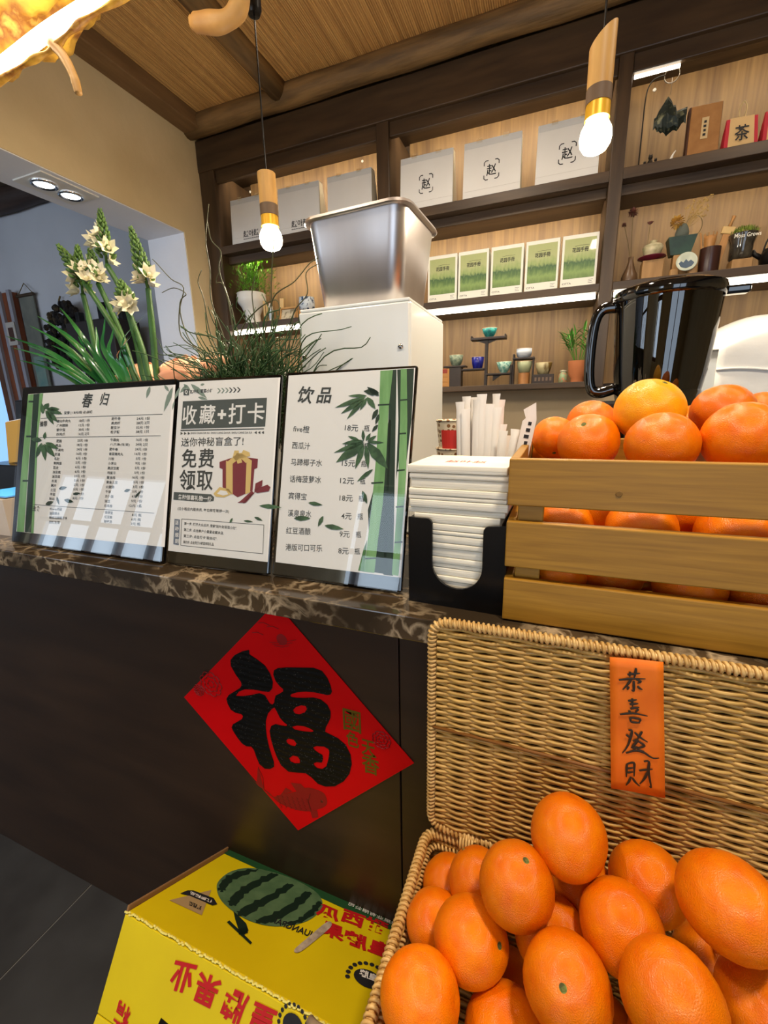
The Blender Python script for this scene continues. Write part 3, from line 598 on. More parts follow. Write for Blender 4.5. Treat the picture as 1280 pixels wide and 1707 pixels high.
# ------------------------------------------------------------------ red fortune paper on the counter front
YP = .5535
def fp(px, py): p = at(px, py, YP); return (p.x, p.z)
t = thing('fortune_poster', 'red diamond paper with a black glittery fortune character on the counter front', 'poster', (0, YP, 0))
MB().prism([fp(307, 1162), fp(497, 1384), fp(690, 1272), (-.4235, .9995)], -.0004, .0004).build('paper', mat('fortune_red', '#d60208', .6, c2='#c80206', scale=4, spec=.15), t)
cr = lambda q, ox=370, oy=1070, k=5.565: [fp(ox + a / k, oy + b_ / k) for a, b_ in q]
out = [(255,70),(258,112),(330,160),(400,215),(450,290),(475,370),(470,430),(440,462),(380,455),(300,440),(215,437),(160,458),(132,498),(200,500),(280,488),(350,472),(400,490),(430,540),(450,570),(470,578),(488,560),(490,530),(500,495),(540,475),(570,455),(570,435),(540,410),(500,360),(478,300),(485,260),(520,240),(600,233),(720,235),(850,237),(930,265),(980,330),(1010,400),(1023,460),(1010,485),(980,490),(920,478),(860,465),(780,458),(700,465),(650,480),(635,495),(650,508),(700,515),(780,515),(850,512),(920,530),(980,580),(1010,640),(1010,700),(990,745),(965,790),(960,830),(1000,850),(1080,890),(1150,950),(1195,1040),(1207,1130),(1185,1220),(1130,1290),(1050,1335),(960,1338),(890,1310),(830,1250),(780,1215),(700,1208),(620,1200),(550,1140),(510,1060),(480,980),(455,890),(445,820),(460,775),(500,758),(550,770),(600,778),(608,765),(580,745),(540,700),(510,640),(490,605),(470,615),(430,660),(410,730),(410,800),(420,880),(440,970),(465,1050),(485,1110),(487,1155),(450,1175),(400,1172),(350,1130),(320,1060),(300,1000),(275,968),(230,965),(190,940),(150,890),(110,830),(92,790),(105,760),(150,735),(190,710),(198,685),(180,665),(130,655),(85,625),(55,570),(45,525),(65,490),(110,462),(170,425),(185,400),(180,370),(130,300),(85,220),(82,165),(120,120),(190,85)]
holes = [[(662,630),(690,600),(740,585),(780,592),(790,620),(770,650),(720,668),(680,660)], [(650,785),(700,772),(770,780),(830,805),(855,825),(830,832),(760,825),(680,810)], [(597,910),(620,893),(670,905),(695,940),(680,963),(640,955),(610,935)], [(627,1075),(660,1050),(705,1060),(725,1090),(725,1120),(680,1122),(640,1105)],
         [(848,975),(880,962),(950,968),(990,990),(998,1020),(990,1080),(970,1150),(930,1175),(885,1165),(855,1135),(855,1120),(880,1112),(930,1115),(940,1080),(935,1045),(900,1025),(865,1000)]]
vs, fs = filled([cr(out)] + [cr(h) for h in holes])
glit = bpy.data.materials.new('black_glitter'); glit.use_nodes = True; MATS['black_glitter'] = glit
N = glit.node_tree.nodes; L = glit.node_tree.links; b = N['Principled BSDF']; b.inputs['Specular IOR Level'].default_value = .2; b.inputs['Roughness'].default_value = .5
tc = N.new('ShaderNodeTexCoord'); wv = N.new('ShaderNodeTexWave'); wv.wave_type = 'RINGS'; wv.inputs['Scale'].default_value = 26; wv.inputs['Distortion'].default_value = 3; L.new(tc.outputs['Object'], wv.inputs['Vector'])
bp = N.new('ShaderNodeBump'); bp.inputs['Strength'].default_value = .3; bp.inputs['Distance'].default_value = .002; L.new(wv.outputs['Fac'], bp.inputs['Height']); L.new(bp.outputs[0], b.inputs['Normal'])
vo = N.new('ShaderNodeTexVoronoi'); vo.inputs['Scale'].default_value = 260; L.new(tc.outputs['Object'], vo.inputs['Vector'])
r1 = N.new('ShaderNodeValToRGB'); r1.color_ramp.elements[0].color = lin('#b0aaa0'); r1.color_ramp.elements[0].position = .07; r1.color_ramp.elements[1].color = lin('#080808'); r1.color_ramp.elements[1].position = .11; L.new(vo.outputs['Distance'], r1.inputs[0]); L.new(r1.outputs[0], b.inputs['Base Color'])
MB().add([(v[0], -.0012, v[2]) for v in vs], fs).build('fortune_character', glit, t)
# printed carp, peonies, seal and the four small characters
dr = mat('fortune_dark_red', '#8d0508', .5); olive = mat('fortune_olive', '#6d5a14', .4, .3)
def flat(q, y, m_, nm, smooth=True): 
    if smooth: q = [tuple(p)[:2] for p in spline([(a, b_, 0) for a, b_ in q], 4)]
    vs, fs = filled([q]); return MB().add([(v[0], y, v[2]) for v in vs], fs)
c3 = lambda q: cr(q, 370, 1250, 6.095)
mb = flat(c3([(1070, 520), (1040, 440), (960, 400), (860, 380), (760, 420), (600, 450), (520, 470), (430, 390), (370, 180), (350, 330), (270, 230), (370, 360), (480, 430), (560, 520), (680, 580), (800, 615), (900, 620), (980, 600), (1050, 570)]), -.0008, dr, 'carp')
for q in ([(700, 330), (800, 340), (850, 390), (760, 420)], [(600, 450), (650, 380), (720, 420)], [(900, 620), (920, 690), (980, 680), (970, 610)]): mb.add(*[(lambda a: ([(v[0], -.0009, v[2]) for v in a[0]], a[1]))(filled([c3(q)]))][0])
mb.build('carp_print', dr, t)
mb = MB()
for i in range(7):
    for j in range(4):
        x = 560 + i * 50 + j * 12; y = 470 + j * 34 + i * 6
        mb.tube([Vector((p[0], -.0010, p[1])) for p in c3([(x, y - 14), (x + 16, y), (x, y + 14)])], .0004, 3)
mb.tube([Vector((p[0], -.0010, p[1])) for p in c3([(900, 440), (880, 520), (905, 600)])], .0006, 3)
mb.tube([Vector((p[0], -.0010, p[1])) for p in c3([(430, 390), (420, 280), (370, 170)])], .0005, 3)
mb.ball((c3([(1015, 520)])[0][0], -.0008, c3([(1015, 520)])[0][1]), (.003, .0006, .003), 8, 4); mb.build('carp_scales', mat('fortune_scale', '#5a1610', .4), t)
def peony(px, py, r, nm):
    mb = MB(); c = fp(px, py)
    for ring, (rr, n_) in enumerate(((r, 9), (r * .65, 7), (r * .3, 5))):
        for k in range(n_):
            a = 2 * math.pi * k / n_ + ring; x = c[0] + rr * .7 * math.cos(a); z_ = c[1] + rr * .7 * math.sin(a)
            mb.tube([(x + rr * .35 * math.cos(a + b_), -.0009 - ring * .0001, z_ + rr * .35 * math.sin(a + b_)) for b_ in (-1.3, -.6, 0, .6, 1.3)], .0011, 4)
    return mb.build(nm, dr if r < .03 else mat('fortune_mid_red', '#8f0a10', .5), t)
peony(352, 1140, .026, 'peony_print'); peony(636, 1233, .016, 'peony_print'); peony(332, 1150, .012, 'peony_print')
mb = MB(); c = fp(470, 1066); mb.lathe([(.011, 0), (0, .0002)], 20, TR(c[0], -.0008, c[1], rx=math.radians(90)))
for k in range(3): p0 = fp(450 + k * 4, 1070 + k * 3); p1 = fp(494 - k * 6, 1066 + k * 5); mb.tube([(p0[0], -.001, p0[1]), ((p0[0] + p1[0]) / 2, -.001, (p0[1] + p1[1]) / 2 - .003), (p1[0], -.001, p1[1])], .0006, 3)
for px, py in ((440, 1040), (455, 1046), (430, 1056)): p0 = fp(px, py); mb.tube([(p0[0] - .012, -.001, p0[1]), (p0[0], -.001, p0[1] + .003), (p0[0] + .012, -.001, p0[1])], .0008, 3)
mb.build('sunrise_print', dr, t)
mb = MB()
for s_, x, y, w_, h_ in (('國', 587, 1201, 28, 34), ('色', 588, 1232, 20, 25), ('天', 614, 1246, 22, 25), ('香', 618, 1273, 28, 30)):
    a = fp(x - w_ / 2, y + h_ / 2 - 3); b_ = fp(x + w_ / 2, y - h_ / 2 + 3); put_text(mb, s_, a[0], a[1], b_[0], b_[1], TR(0, -.0010, 0), bold=.015)
mb.build('gold_characters', olive, t)

# ------------------------------------------------------------------ yellow watermelon carton leaning against the counter
tilt = math.radians(32)
t = thing('fruit_carton', 'yellow cardboard watermelon carton tilted back against the counter', 'carton', (-.612, .3175, .004), (0, 0, 0))
# local: u along x, v up the back face, w out of it
ub = Vector((1, 0, 0)); vb = Vector((0, math.sin(tilt), math.cos(tilt))) ; wb = Vector((0, -math.cos(tilt), math.sin(tilt)))
HB = .440; DB = .258; WB = .455
MBOX = Matrix(((1, 0, 0, 0), (0, vb.y, wb.y, 0), (0, vb.z, wb.z, 0), (0, 0, 0, 1)))   # (x, v, w) -> local
card = mat('yellow_card', '#e8cf08', .5, c2='#dcc206', scale=5, bump=.08, bscale=60); kraft = mat('kraft_edge', '#8f6a42', .85)
def panel(nm, x0, x1, v0, v1, w0, w1, m_=card, b=.0015): return MB().bbox(x0, x1, v0, v1, w0, w1, b, MBOX).build(nm, m_, t)
panel('top_panel', .004, WB, HB - .004, HB, 0, DB - .002)
panel('top_edge_liner', .0, .004, HB - .006, HB + .008, 0, DB, kraft)
panel('front_upper_panel', 0, WB, HB - .135, HB - .0045, DB - .004, DB)
Mlow = MBOX @ TR(0, HB - .135, DB, rx=math.radians(-9))
MB().bbox(0, WB, -(HB - .135) * .985, -.001, -.004, 0, .0015, Mlow).build('front_lower_panel', card, t)
panel('side_panel', 0, .004, 0, HB - .006, .0, DB - .004); panel('side_panel', WB - .004, WB, 0, HB - .005, .0, DB - .004)
panel('back_panel', 0, WB, 0, HB - .005, 0, .004); panel('bottom_panel', .004, WB - .004, 0, .004, .004, DB - .004, kraft)
I_ = (Matrix.Translation(t.location) @ MBOX).inverted()
def face_px(px, py, which):                            # pixel -> coordinates on top (x,w) or front (x,v)
    a = I_ @ CAM; d = I_ @ (CAM + ray(px, py)) - a
    k = (HB + .0006 - a.y) / d.y if which == 'top' else (DB + .0006 - a.z) / d.z
    return a + d * k
def card_poly(mb, q, which, lay=0, smooth=False):
    if smooth: q = [tuple(p)[:2] for p in spline([(a, b_, 0) for a, b_ in q], 4)]
    P_ = [face_px(*p, which) for p in q]
    if which == 'top':
        vs, fs = filled([[(p.x, p.z) for p in P_]]); mb.add([(v[0], HB + .0006 + lay * .0004, v[2]) for v in vs], fs, MBOX)
    else:
        vs, fs = filled([[(p.x, p.y) for p in P_]]); mb.add([(v[0], v[2], DB + .0006 + lay * .0004) for v in vs], fs, MBOX)
rd2 = MB(); rd3 = MB(); bk2 = MB(); bk3 = MB(); bk4 = MB(); mel = MB(); st = MB(); gb = MB(); rd = MB(); bk = MB(); bz = MB(); sc = MB(); wh = MB()
card_poly(gb, [(381, 1414), (397, 1418), (690, 1556), (690, 1548), (385, 1411)], 'top', 1); card_poly(gb, [(372, 1422), (384, 1415), (690, 1548), (690, 1568), (520, 1490)], 'top', 0)
card_poly(mel, [(361, 1480), (366, 1467), (385, 1453), (415, 1447), (450, 1453), (490, 1466), (525, 1486), (537, 1503), (534, 1518), (515, 1534), (485, 1543), (450, 1544), (415, 1535), (385, 1517), (367, 1499)], 'top', 1, True)
for q in ([(364, 1482), (374, 1464), (400, 1452), (430, 1450), (408, 1459), (385, 1470), (373, 1486)], [(380, 1504), (398, 1483), (425, 1468), (452, 1456), (462, 1460), (432, 1476), (408, 1492), (392, 1510)],
          [(395, 1521), (420, 1505), (450, 1491), (478, 1474), (488, 1478), (462, 1496), (432, 1514), (408, 1528)], [(425, 1535), (452, 1524), (482, 1508), (508, 1487), (518, 1492), (494, 1515), (462, 1534), (440, 1540)], [(470, 1541), (495, 1533), (515, 1518), (530, 1503), (535, 1508), (522, 1525), (496, 1540)]):
    zig = []
    for i, p in enumerate(spline([(a, b_, 0) for a, b_ in q], 5)): zig.append((p.x + (1.6 if i % 2 else -1.6), p.y + (1.2 if i % 3 else -1.2)))
    card_poly(st, zig, 'top', 2)
for q in ([(389, 1520), (397, 1527), (410, 1540), (414, 1552), (406, 1560), (398, 1552), (392, 1534)], [(378, 1538), (382, 1535), (420, 1572), (417, 1575)], [(396, 1550), (412, 1546), (413, 1556), (398, 1559)]): card_poly(st, q, 'top', 2)
card_poly(bz, [(282, 1501), (352, 1484), (336, 1526), (310, 1514)], 'top', 1); card_poly(bk, [(300, 1490), (312, 1485), (322, 1485), (356, 1498), (362, 1508), (354, 1510), (316, 1494)], 'top', 2)
def card_text(mb, s_, quad, which, lay=1, bold=.0):        # quad: pixels of the glyph box's lower-left, lower-right, upper-left (as the text itself runs)
    a, b_, c = (face_px(*q, which) for q in quad); vs, fs, x0, x1, y0, y1 = glyphs(s_, bold)
    ex = b_ - a; ey = c - a; off = Vector((0, .0006 + lay * .0004, 0)) if which == 'top' else Vector((0, 0, .0006 + lay * .0004))
    mb.add([a + ex * ((v[0] - x0) / (x1 - x0)) + ey * ((v[1] - y0) / (y1 - y0)) + off * .7 for v in vs], fs, MBOX)
card_text(wh, '优质精品', ((354, 1502), (318, 1487), (352, 1507)), 'top', 3, .02); card_text(bk4, '好西瓜', ((336, 1512), (316, 1503), (334, 1519)), 'top', 3, .02)
# front lettering, printed upside down
card_text(rd, '业', ((330, 1609), (293, 1600), (316, 1658)), 'front', 1, .03); card_text(rd, '果', ((372, 1634), (334, 1616), (356, 1684)), 'front', 1, .03)
card_text(rd, '牌', ((418, 1660), (382, 1642), (400, 1712)), 'front', 1, .03); card_text(rd, '皇', ((464, 1686), (426, 1668), (444, 1740)), 'front', 1, .03)
card_text(rd3, '精', ((220, 1682), (198, 1664), (210, 1722)), 'front', 1, .02)
for s_, x, y in (('皇', 632, 1592), ('牌', 590, 1577), ('果', 552, 1562)): card_text(rd2, s_, ((x + 20, y + 10), (x - 20, y - 6), (x + 24, y - 14)), 'top', 1, .04)
for s_, x, y in (('甜', 625, 1552), ('西', 586, 1540), ('瓜', 545, 1530)): card_text(rd2, s_, ((x + 18, y + 9), (x - 20, y - 5), (x + 24, y - 12)), 'top', 1, .04)
card_text(bk4, 'HUANGPAI', ((524, 1566), (456, 1540), (528, 1556)), 'top', 2, .02)
for q in ([(490, 1585), (512, 1565), (545, 1538), (552, 1545), (530, 1565), (500, 1588)],): card_poly(sc, q, 'top', 3, True)
def wreath(px, py, r, which, bk):
    c = face_px(px, py, which); c2 = face_px(px + 10, py, which); s_ = r
    for k in range(14):
        a = math.pi * (1.15 - 1.3 * k / 13); 
        p = Vector((c.x + s_ * math.cos(a), HB + .001, c.z - s_ * math.sin(a))) if which == 'top' else Vector((c.x + s_ * math.cos(a), c.y + s_ * math.sin(a), DB + .001))
        bk.ball((p.x, p.y, p.z), (s_ * .13, .0006, s_ * .13) if which == 'top' else (s_ * .13, s_ * .13, .0006), 6, 4, MBOX)
    pts = [(c.x + s_ * .72 * math.cos(2 * math.pi * k / 20), c.z + s_ * .55 * math.sin(2 * math.pi * k / 20)) for k in range(20)] if which == 'top' else [(c.x + s_ * .72 * math.cos(2 * math.pi * k / 20), c.y + s_ * .6 * math.sin(2 * math.pi * k / 20)) for k in range(20)]
    vs, fs = filled([pts]); bk.add([(v[0], HB + .0012, v[2]) if which == 'top' else (v[0], v[2], DB + .0012) for v in vs], fs, MBOX)
wreath(613, 1632, .032, 'top', bk2); wreath(488, 1710, .022, 'front', bk3); card_text(wh, '皇牌', ((628, 1640), (598, 1628), (630, 1628)), 'top', 4, .03)
card_text(wh, '皇牌果业有限公司', ((676, 1553), (580, 1510), (677, 1547)), 'top', 3, .01)
for nm, q, m_ in (('green_border', gb, mat('carton_green', '#24502e', .5)), ('watermelon_print', mel, mat('melon_green', '#5d7a55', .5, c2='#4c6a48', scale=40)), ('watermelon_stripes', st, mat('melon_dark', '#15291d', .5)), ('red_lettering', rd, ink_red), ('red_lettering', rd2, ink_red), ('red_initial', rd3, ink_red), ('black_emblem', bk, ink), ('wreath_emblem', bk2, ink), ('wreath_emblem', bk3, ink), ('black_lettering', bk4, ink), ('star_emblem', bz, mat('carton_bronze', '#b09468', .5)), ('scuff', sc, mat('torn_card', '#9a8a7c', .9, c2='#c9b9a0', scale=80)), ('white_lettering', wh, paper_w)): q.build(nm, m_, t)
mb = MB(); rr = random.Random(3)                            # frayed fold
for k in range(130):
    x = WB * k / 130; mb.ball((x, HB - .001 + rr.uniform(-.002, .001), DB - .001 + rr.uniform(-.001, .002)), (.003, .0018, .0018), 5, 4, MBOX)
mb.build('frayed_fold', mat('frayed', '#efe27a', .9), t); mb = MB()
for k in range(60):
    x = .08 + .37 * k / 60; mb.ball((x, HB - .135 + rr.uniform(-.002, .002), DB), (.004, .0016, .0014), 5, 4, MBOX)
mb.build('frayed_fold', mat('frayed', '#efe27a', .9), t)
a = face_px(258, 1700, 'front'); MB().prismz([(a.x, a.y - .03), (a.x + .075, a.y - .03), (a.x + .07, a.y + .0), (a.x + .01, a.y + .006)], DB - .02, DB + .0008, MBOX).build('hand_hole', black_p, t)
pp = [face_px(520 + k * 12, 1694 + k * 6, 'front') for k in range(5)]
MB().tube([(p.x, p.y, DB + .008 + .006 * math.sin(i)) for i, p in enumerate(pp)], .006, 8, MBOX).build('rope_handle', mat('rope', '#9a8468', .9, bump=.5, bscale=200), t, smooth=True)

# ------------------------------------------------------------------ wicker basket with its lid open
wick = mat('wicker', '#d0a75a', .42, c2='#a07a38', scale=70, stretch=(.6, .6, 2), lo=.3, hi=.7, bump=.4, bscale=160, bdist=.001)
wick_pale = mat('wicker_rim', '#dcb877', .45, c2='#b98f4c', scale=90, lo=.35, hi=.65)
stake_m = mat('wicker_stake', '#8a5f26', .5)
def weave(mb, W_, H_, rows, stakes, f, r, amp):
    """wefts over and under stakes; f(u, v, d) maps the flat panel to space"""
    n = stakes * 4
    for j in range(rows):
        v = H_ * (j + .5) / rows; ph = j % 2
        pts = []
        for i in range(n + 1):
            u = W_ * i / n; d = amp * math.cos(math.pi * (i / 4 + ph)); pts.append(f(u, v + .0006 * math.sin(i * 1.3 + j), d))
        mb.tube(pts, r, 5, caps=False, flat=1.0)
def coil(mb, path, R_, r, turns_per_m, ns=5, sub=9):
    L_ = [0]
    for a, b_ in zip(path, path[1:]): L_.append(L_[-1] + (Vector(b_) - Vector(a)).length)
    tot = L_[-1]; n = int(tot * turns_per_m * sub); pts = []
    j = 0; ref = None
    for i in range(n + 1):
        s_ = tot * i / n
        while j < len(L_) - 2 and L_[j + 1] < s_: j += 1
        a, b_ = Vector(path[j]), Vector(path[j + 1]); tt = (s_ - L_[j]) / max(1e-9, L_[j + 1] - L_[j]); p = a.lerp(b_, tt); d = (b_ - a).normalized()
        if ref is None: ref = d.orthogonal().normalized()
        ref = (ref - d * ref.dot(d)).normalized(); w = d.cross(ref); an = 2 * math.pi * s_ * turns_per_m
        pts.append(p + ref * (R_ * math.cos(an)) + w * (R_ * math.sin(an)))
    mb.tube(pts, r, ns, caps=False)
bk_t = thing('wicker_basket', 'golden wicker basket full of plump oranges with its lid open against the counter', 'basket', (0, 0, 0))
BX0, BX1, BY0, BY1, BZ0, BZ1 = -.128, .335, .150, .462, .585, .735
# base and sides
base = MB(); weave(base, BX1 - BX0 - .02, BY1 - BY0 - .02, 54, 15, lambda u, v, d: Vector((BX0 + .01 + u, BY0 + .01 + v, BZ0 + d)), .0028, .0022)
stuff(base.build('base_weave', wick, bk_t, smooth=True))
MB().box(BX0 + .004, BX1 - .004, BY0 + .004, BY1 - .004, BZ0 - .004, BZ0 - .0025).build('base_board', stake_m, bk_t)
def side(nm, o, du, W_, nrm):
    mb = MB(); o = Vector(o); du = Vector(du); nrm = Vector(nrm); ns = max(6, round(W_ / .029))
    weave(mb, W_, BZ1 - BZ0, 30, ns, lambda u, v, d: o + du * u + Vector((0, 0, v)) + nrm * (d - .004 * (1 - v / .15)), .0027, .0022)
    stuff(mb.build(nm, wick, bk_t, smooth=True))
    for k in range(ns):
        u = W_ * (k + .5) / ns; p = o + du * u; MB().tube([p + nrm * -.004, p + Vector((0, 0, BZ1 - BZ0))], .0022, 5).build('stake', stake_m, bk_t)
side('side_weave', (BX0, BY1, BZ0), (1, 0, 0), BX1 - BX0, (0, 1, 0)); side('side_weave', (BX0, BY0, BZ0), (1, 0, 0), BX1 - BX0, (0, -1, 0))
side('side_weave', (BX0, BY0, BZ0), (0, 1, 0), BY1 - BY0, (-1, 0, 0)); side('side_weave', (BX1, BY0, BZ0), (0, 1, 0), BY1 - BY0, (1, 0, 0))
def rrect(x0, x1, y0, y1, r, n=6):
    p = []
    for cx, cy, a0 in ((x1 - r, y1 - r, 0), (x0 + r, y1 - r, 90), (x0 + r, y0 + r, 180), (x1 - r, y0 + r, 270)):
        for i in range(n + 1): a = math.radians(a0 + 90 * i / n); p.append((cx + r * math.cos(a), cy + r * math.sin(a)))
    return p
mb = MB(); path = [Vector((a, b_, BZ1 + .003)) for a, b_ in rrect(BX0 - .002, BX1 + .002, BY0 - .002, BY1 + .001, .018)]; path.append(path[0])
mb.tube(path, .0045, 6, caps=False); coil(mb, path, .0052, .0021, 175); stuff(mb.build('rim', wick_pale, bk_t, smooth=True))
mb = MB(); path = [Vector((a, b_, BZ1 - .012)) for a, b_ in rrect(BX0 + .004, BX1 - .004, BY0 + .004, BY1 - .004, .016)]; path.append(path[0])
coil(mb, path, .003, .0017, 190); stuff(mb.build('inner_border', wick_pale, bk_t, smooth=True))
# lid, leaning just in front of the counter edge
lid = bpy.data.objects.new('lid', None); COL.objects.link(lid); lid.parent = bk_t; lid.location = (BX0 + .004, .4625, BZ1 + .017); lid.rotation_euler = (math.radians(-.5), 0, 0); lid.empty_display_size = .05
LW, LH = .455, .312
mb = MB(); weave(mb, LW - .012, LH - .012, 66, 15, lambda u, v, d: Vector((.006 + u, d, .006 + v)), .0027, .0022); stuff(mb.build('lid_weave', wick, lid, smooth=True))
MB().box(.004, LW - .004, .0065, .0078, .004, LH - .004).build('lid_gap_shade', mat('wicker_shadow', '#3a2610', .8), lid)  # dark sheet behind the weave, standing in for shade in its gaps
for k in range(15):
    u = .006 + (LW - .012) * (k + .5) / 15; MB().tube([(u, 0, .004), (u, 0, LH - .004)], .0021, 5).build('stake', stake_m, lid)
mb = MB(); path = [Vector((a, 0, b_)) for a, b_ in rrect(0, LW, 0, LH, .02)]; path.append(path[0]); mb.tube(path, .0042, 6, caps=False); coil(mb, path, .005, .002, 175); stuff(mb.build('lid_rim', wick_pale, lid, smooth=True))
MB().tube([(.002, -.004, .163), (LW - .002, -.004, .163)], .0022, 6).build('lid_rod', mat('wicker_rod', '#7d4f1e', .5), lid, smooth=True)
for u in (.052, .40):
    mb = MB(); coil(mb, [Vector((u - .010, -.002, -.007)), Vector((u + .010, -.002, -.007))], .0105, .0018, 260); stuff(mb.build('hinge_loop', wick_pale, bk_t, smooth=True)).location = (BX0 + .004, .4625, BZ1 + .015)
# orange greeting strip on the lid
t = thing('greeting_strip', 'orange paper strip with black brush greeting hung on the basket lid', 'paper strip', (.0, .452, 0))
q = [at(px, py, .452) for px, py in ((1016, 1094), (1105, 1102), (1108, 1328), (1018, 1312))]
mb = MB(); vs = []; fs = []; nv = 14
for j in range(nv + 1):
    a = q[0].lerp(q[3], j / nv); b_ = q[1].lerp(q[2], j / nv)
    for i in range(7): p = a.lerp(b_, i / 6); vs.append((p.x, .0006 * math.sin(j * .9 + i * .7) - .0012, p.z))
for j in range(nv):
    for i in range(6): fs.append((j * 7 + i, j * 7 + i + 1, (j + 1) * 7 + i + 1, (j + 1) * 7 + i))
strip = mb.add(vs, fs).build('paper', mat('strip_orange', '#f07a10', .6, c2='#e56d0a', scale=25, bump=.15, bscale=60), t, smooth=True)
sm = strip.modifiers.new('thickness', 'SOLIDIFY'); sm.thickness = .0006
mb = MB()
STRK = [((360,275),(430,268),(500,262)),((392,245),(385,300)),((455,205),(448,260),(435,310)),((268,335),(400,322),(558,322)),((405,325),(370,375),(310,440)),((455,328),(505,352),(470,372)),((430,345),(432,400),(428,455),(405,440)),((375,405),(360,442)),((470,400),(495,425),(525,440)),
        ((368,562),(465,550)),((415,535),(412,580),(418,625)),((385,600),(480,592)),((392,648),(440,640),(490,632)),((375,665),(395,690)),((480,650),(450,685)),((280,710),(420,698),(582,728)),((392,745),(396,792)),((390,745),(500,762),(482,800)),((396,792),(500,802)),
        ((372,882),(410,890),(385,1000),(350,1075),(305,1132)),((348,930),(400,970)),((520,895),(470,985)),((440,905),(500,960),(582,1012)),((420,1000),(475,990),(410,1075),(475,1062),(400,1115)),((480,1005),(545,1050),(470,1085),(545,1112)),((345,1130),(450,1105),(540,1125),(600,1165),(650,1188),(706,1184)),
        ((356,1250),(352,1320),(350,1392)),((356,1250),(430,1236),(436,1310),(434,1385)),((362,1300),(425,1290)),((360,1345),(425,1336)),((400,1390),(375,1445),(345,1482)),((415,1400),(450,1450),(496,1492)),((488,1322),(560,1312),(636,1306)),((540,1222),(595,1225),(590,1320),(605,1420),(620,1506),(600,1490)),((585,1330),(545,1410),(495,1466))]
for sk in STRK:
    P_ = [at(990 + x / 6.564, 1080 + y / 6.564, .452) for x, y in sk]; P_ = spline([(p.x, -.0028, p.z) for p in P_], 4, False); n = len(P_)
    mb.tube([(p.x, p.y, p.z) for p in P_], [.00135 * (1.15 - .55 * abs(2 * i / (n - 1) - .7)) for i in range(n)], 6, TR(0, -.0028 * .75, 0, s=(1, .25, 1)))
mb.build('brush_characters', mat('brush_ink', '#2c2412', .5), t)
# stool that carries the basket
t = thing('wooden_stool', 'plain wooden stool under the wicker basket', 'stool', (.1, .305, 0))
MB().bbox(-.21, .21, -.14, .14, .548, .577, .006).build('seat', bamboo_c, t)
for sx in (-1, 1):
    for sy in (-1, 1): MB().bbox(sx * .185 - .017, sx * .185 + .017, sy * .115 - .017, sy * .115 + .017, 0, .548, .004).build('leg', bamboo_c, t)

# ------------------------------------------------------------------ oranges
peel = mat('orange_peel', '#ec8002', .28, c2='#e26800', scale=2.2, lo=.3, hi=.7, bump=.3, bscale=36, bdist=.02, rnd=.14, spec=.45, sss=.0)
peel_y = mat('orange_peel_yellow', '#f2b010', .30, c2='#ee9a06', scale=2.2, lo=.3, hi=.7, bump=.3, bscale=36, bdist=.02, spec=.42)
stem_m = mat('orange_stem', '#77803c', .8, c2='#4a4a22', scale=9, lo=.4, hi=.6)
calyx = mat('orange_calyx', '#5a6a2a', .85)
def orange_proto(nm, rx, rz, pm):
    me = bpy.data.meshes.new(nm); mb = MB(); nu, nv = 28, 18; vs = []; fs = []
    for i in range(nv + 1):
        t_ = math.pi * i / nv; s_ = math.sin(t_); c_ = -math.cos(t_); dim = 1 - .06 * max(0, 1 - s_ * 5) if True else 1
        for k in range(nu):
            a = 2 * math.pi * k / nu; w_ = 1 + .010 * math.sin(a * 3 + i * .4) + .006 * math.sin(a * 5 - i)
            vs.append((rx * s_ ** .96 * math.cos(a) * w_ if s_ > 0 else 0, rx * s_ ** .96 * math.sin(a) * w_ if s_ > 0 else 0, rz * c_ * (dim if abs(c_) > .9 else 1)))
    for i in range(nv):
        for k in range(nu): fs.append((i * nu + k, i * nu + (k + 1) % nu, (i + 1) * nu + (k + 1) % nu, (i + 1) * nu + k))
    a = MB().add(vs, fs); s1 = MB(); z = rz * .945
    star = []
    for k in range(10): rr_ = rx * (.15 if k % 2 == 0 else .10); star.append((rr_ * math.cos(math.pi * k / 5), rr_ * math.sin(math.pi * k / 5)))
    s1.prismz(star, z - .03, z + .012); s1.lathe([(.055, z + .005), (.05, z + .035), (0, z + .04)], 8)
    return a, s1
def mk_orange(name, a, s1, pm):
    o = a.build(name, pm, None, smooth=True); s_ = s1.build('stem', stem_m, o); return o
def basis(up, spin=0):
    return Vector(up).to_track_quat('Z', 'Y').to_matrix().to_4x4() @ Matrix.Rotation(spin, 4, 'Z')
oa = orange_proto('orange', 1, 1, peel)
def place(o, c, up, rx, rz, spin, label, group):
    o.matrix_world = Matrix.Translation(c) @ basis(up, spin) @ Matrix.Diagonal((rx, rx, rz, 1)); tag(o, label, 'orange', group)
first = []
def new_orange(pm):
    if not first:
        o = mk_orange('orange', oa[0], oa[1], peel); first.append(o); return o
    c = copy_tree(first[0])
    if pm is not peel: c.data = c.data.copy(); c.data.materials[0] = pm
    return c
def image_dir(ang, toward):                                # direction by clock angle in the picture plus a share towards the viewer
    a = math.radians(ang); return (RIGHT * math.sin(a) - DOWN * math.cos(a) - FWD * toward).normalized()
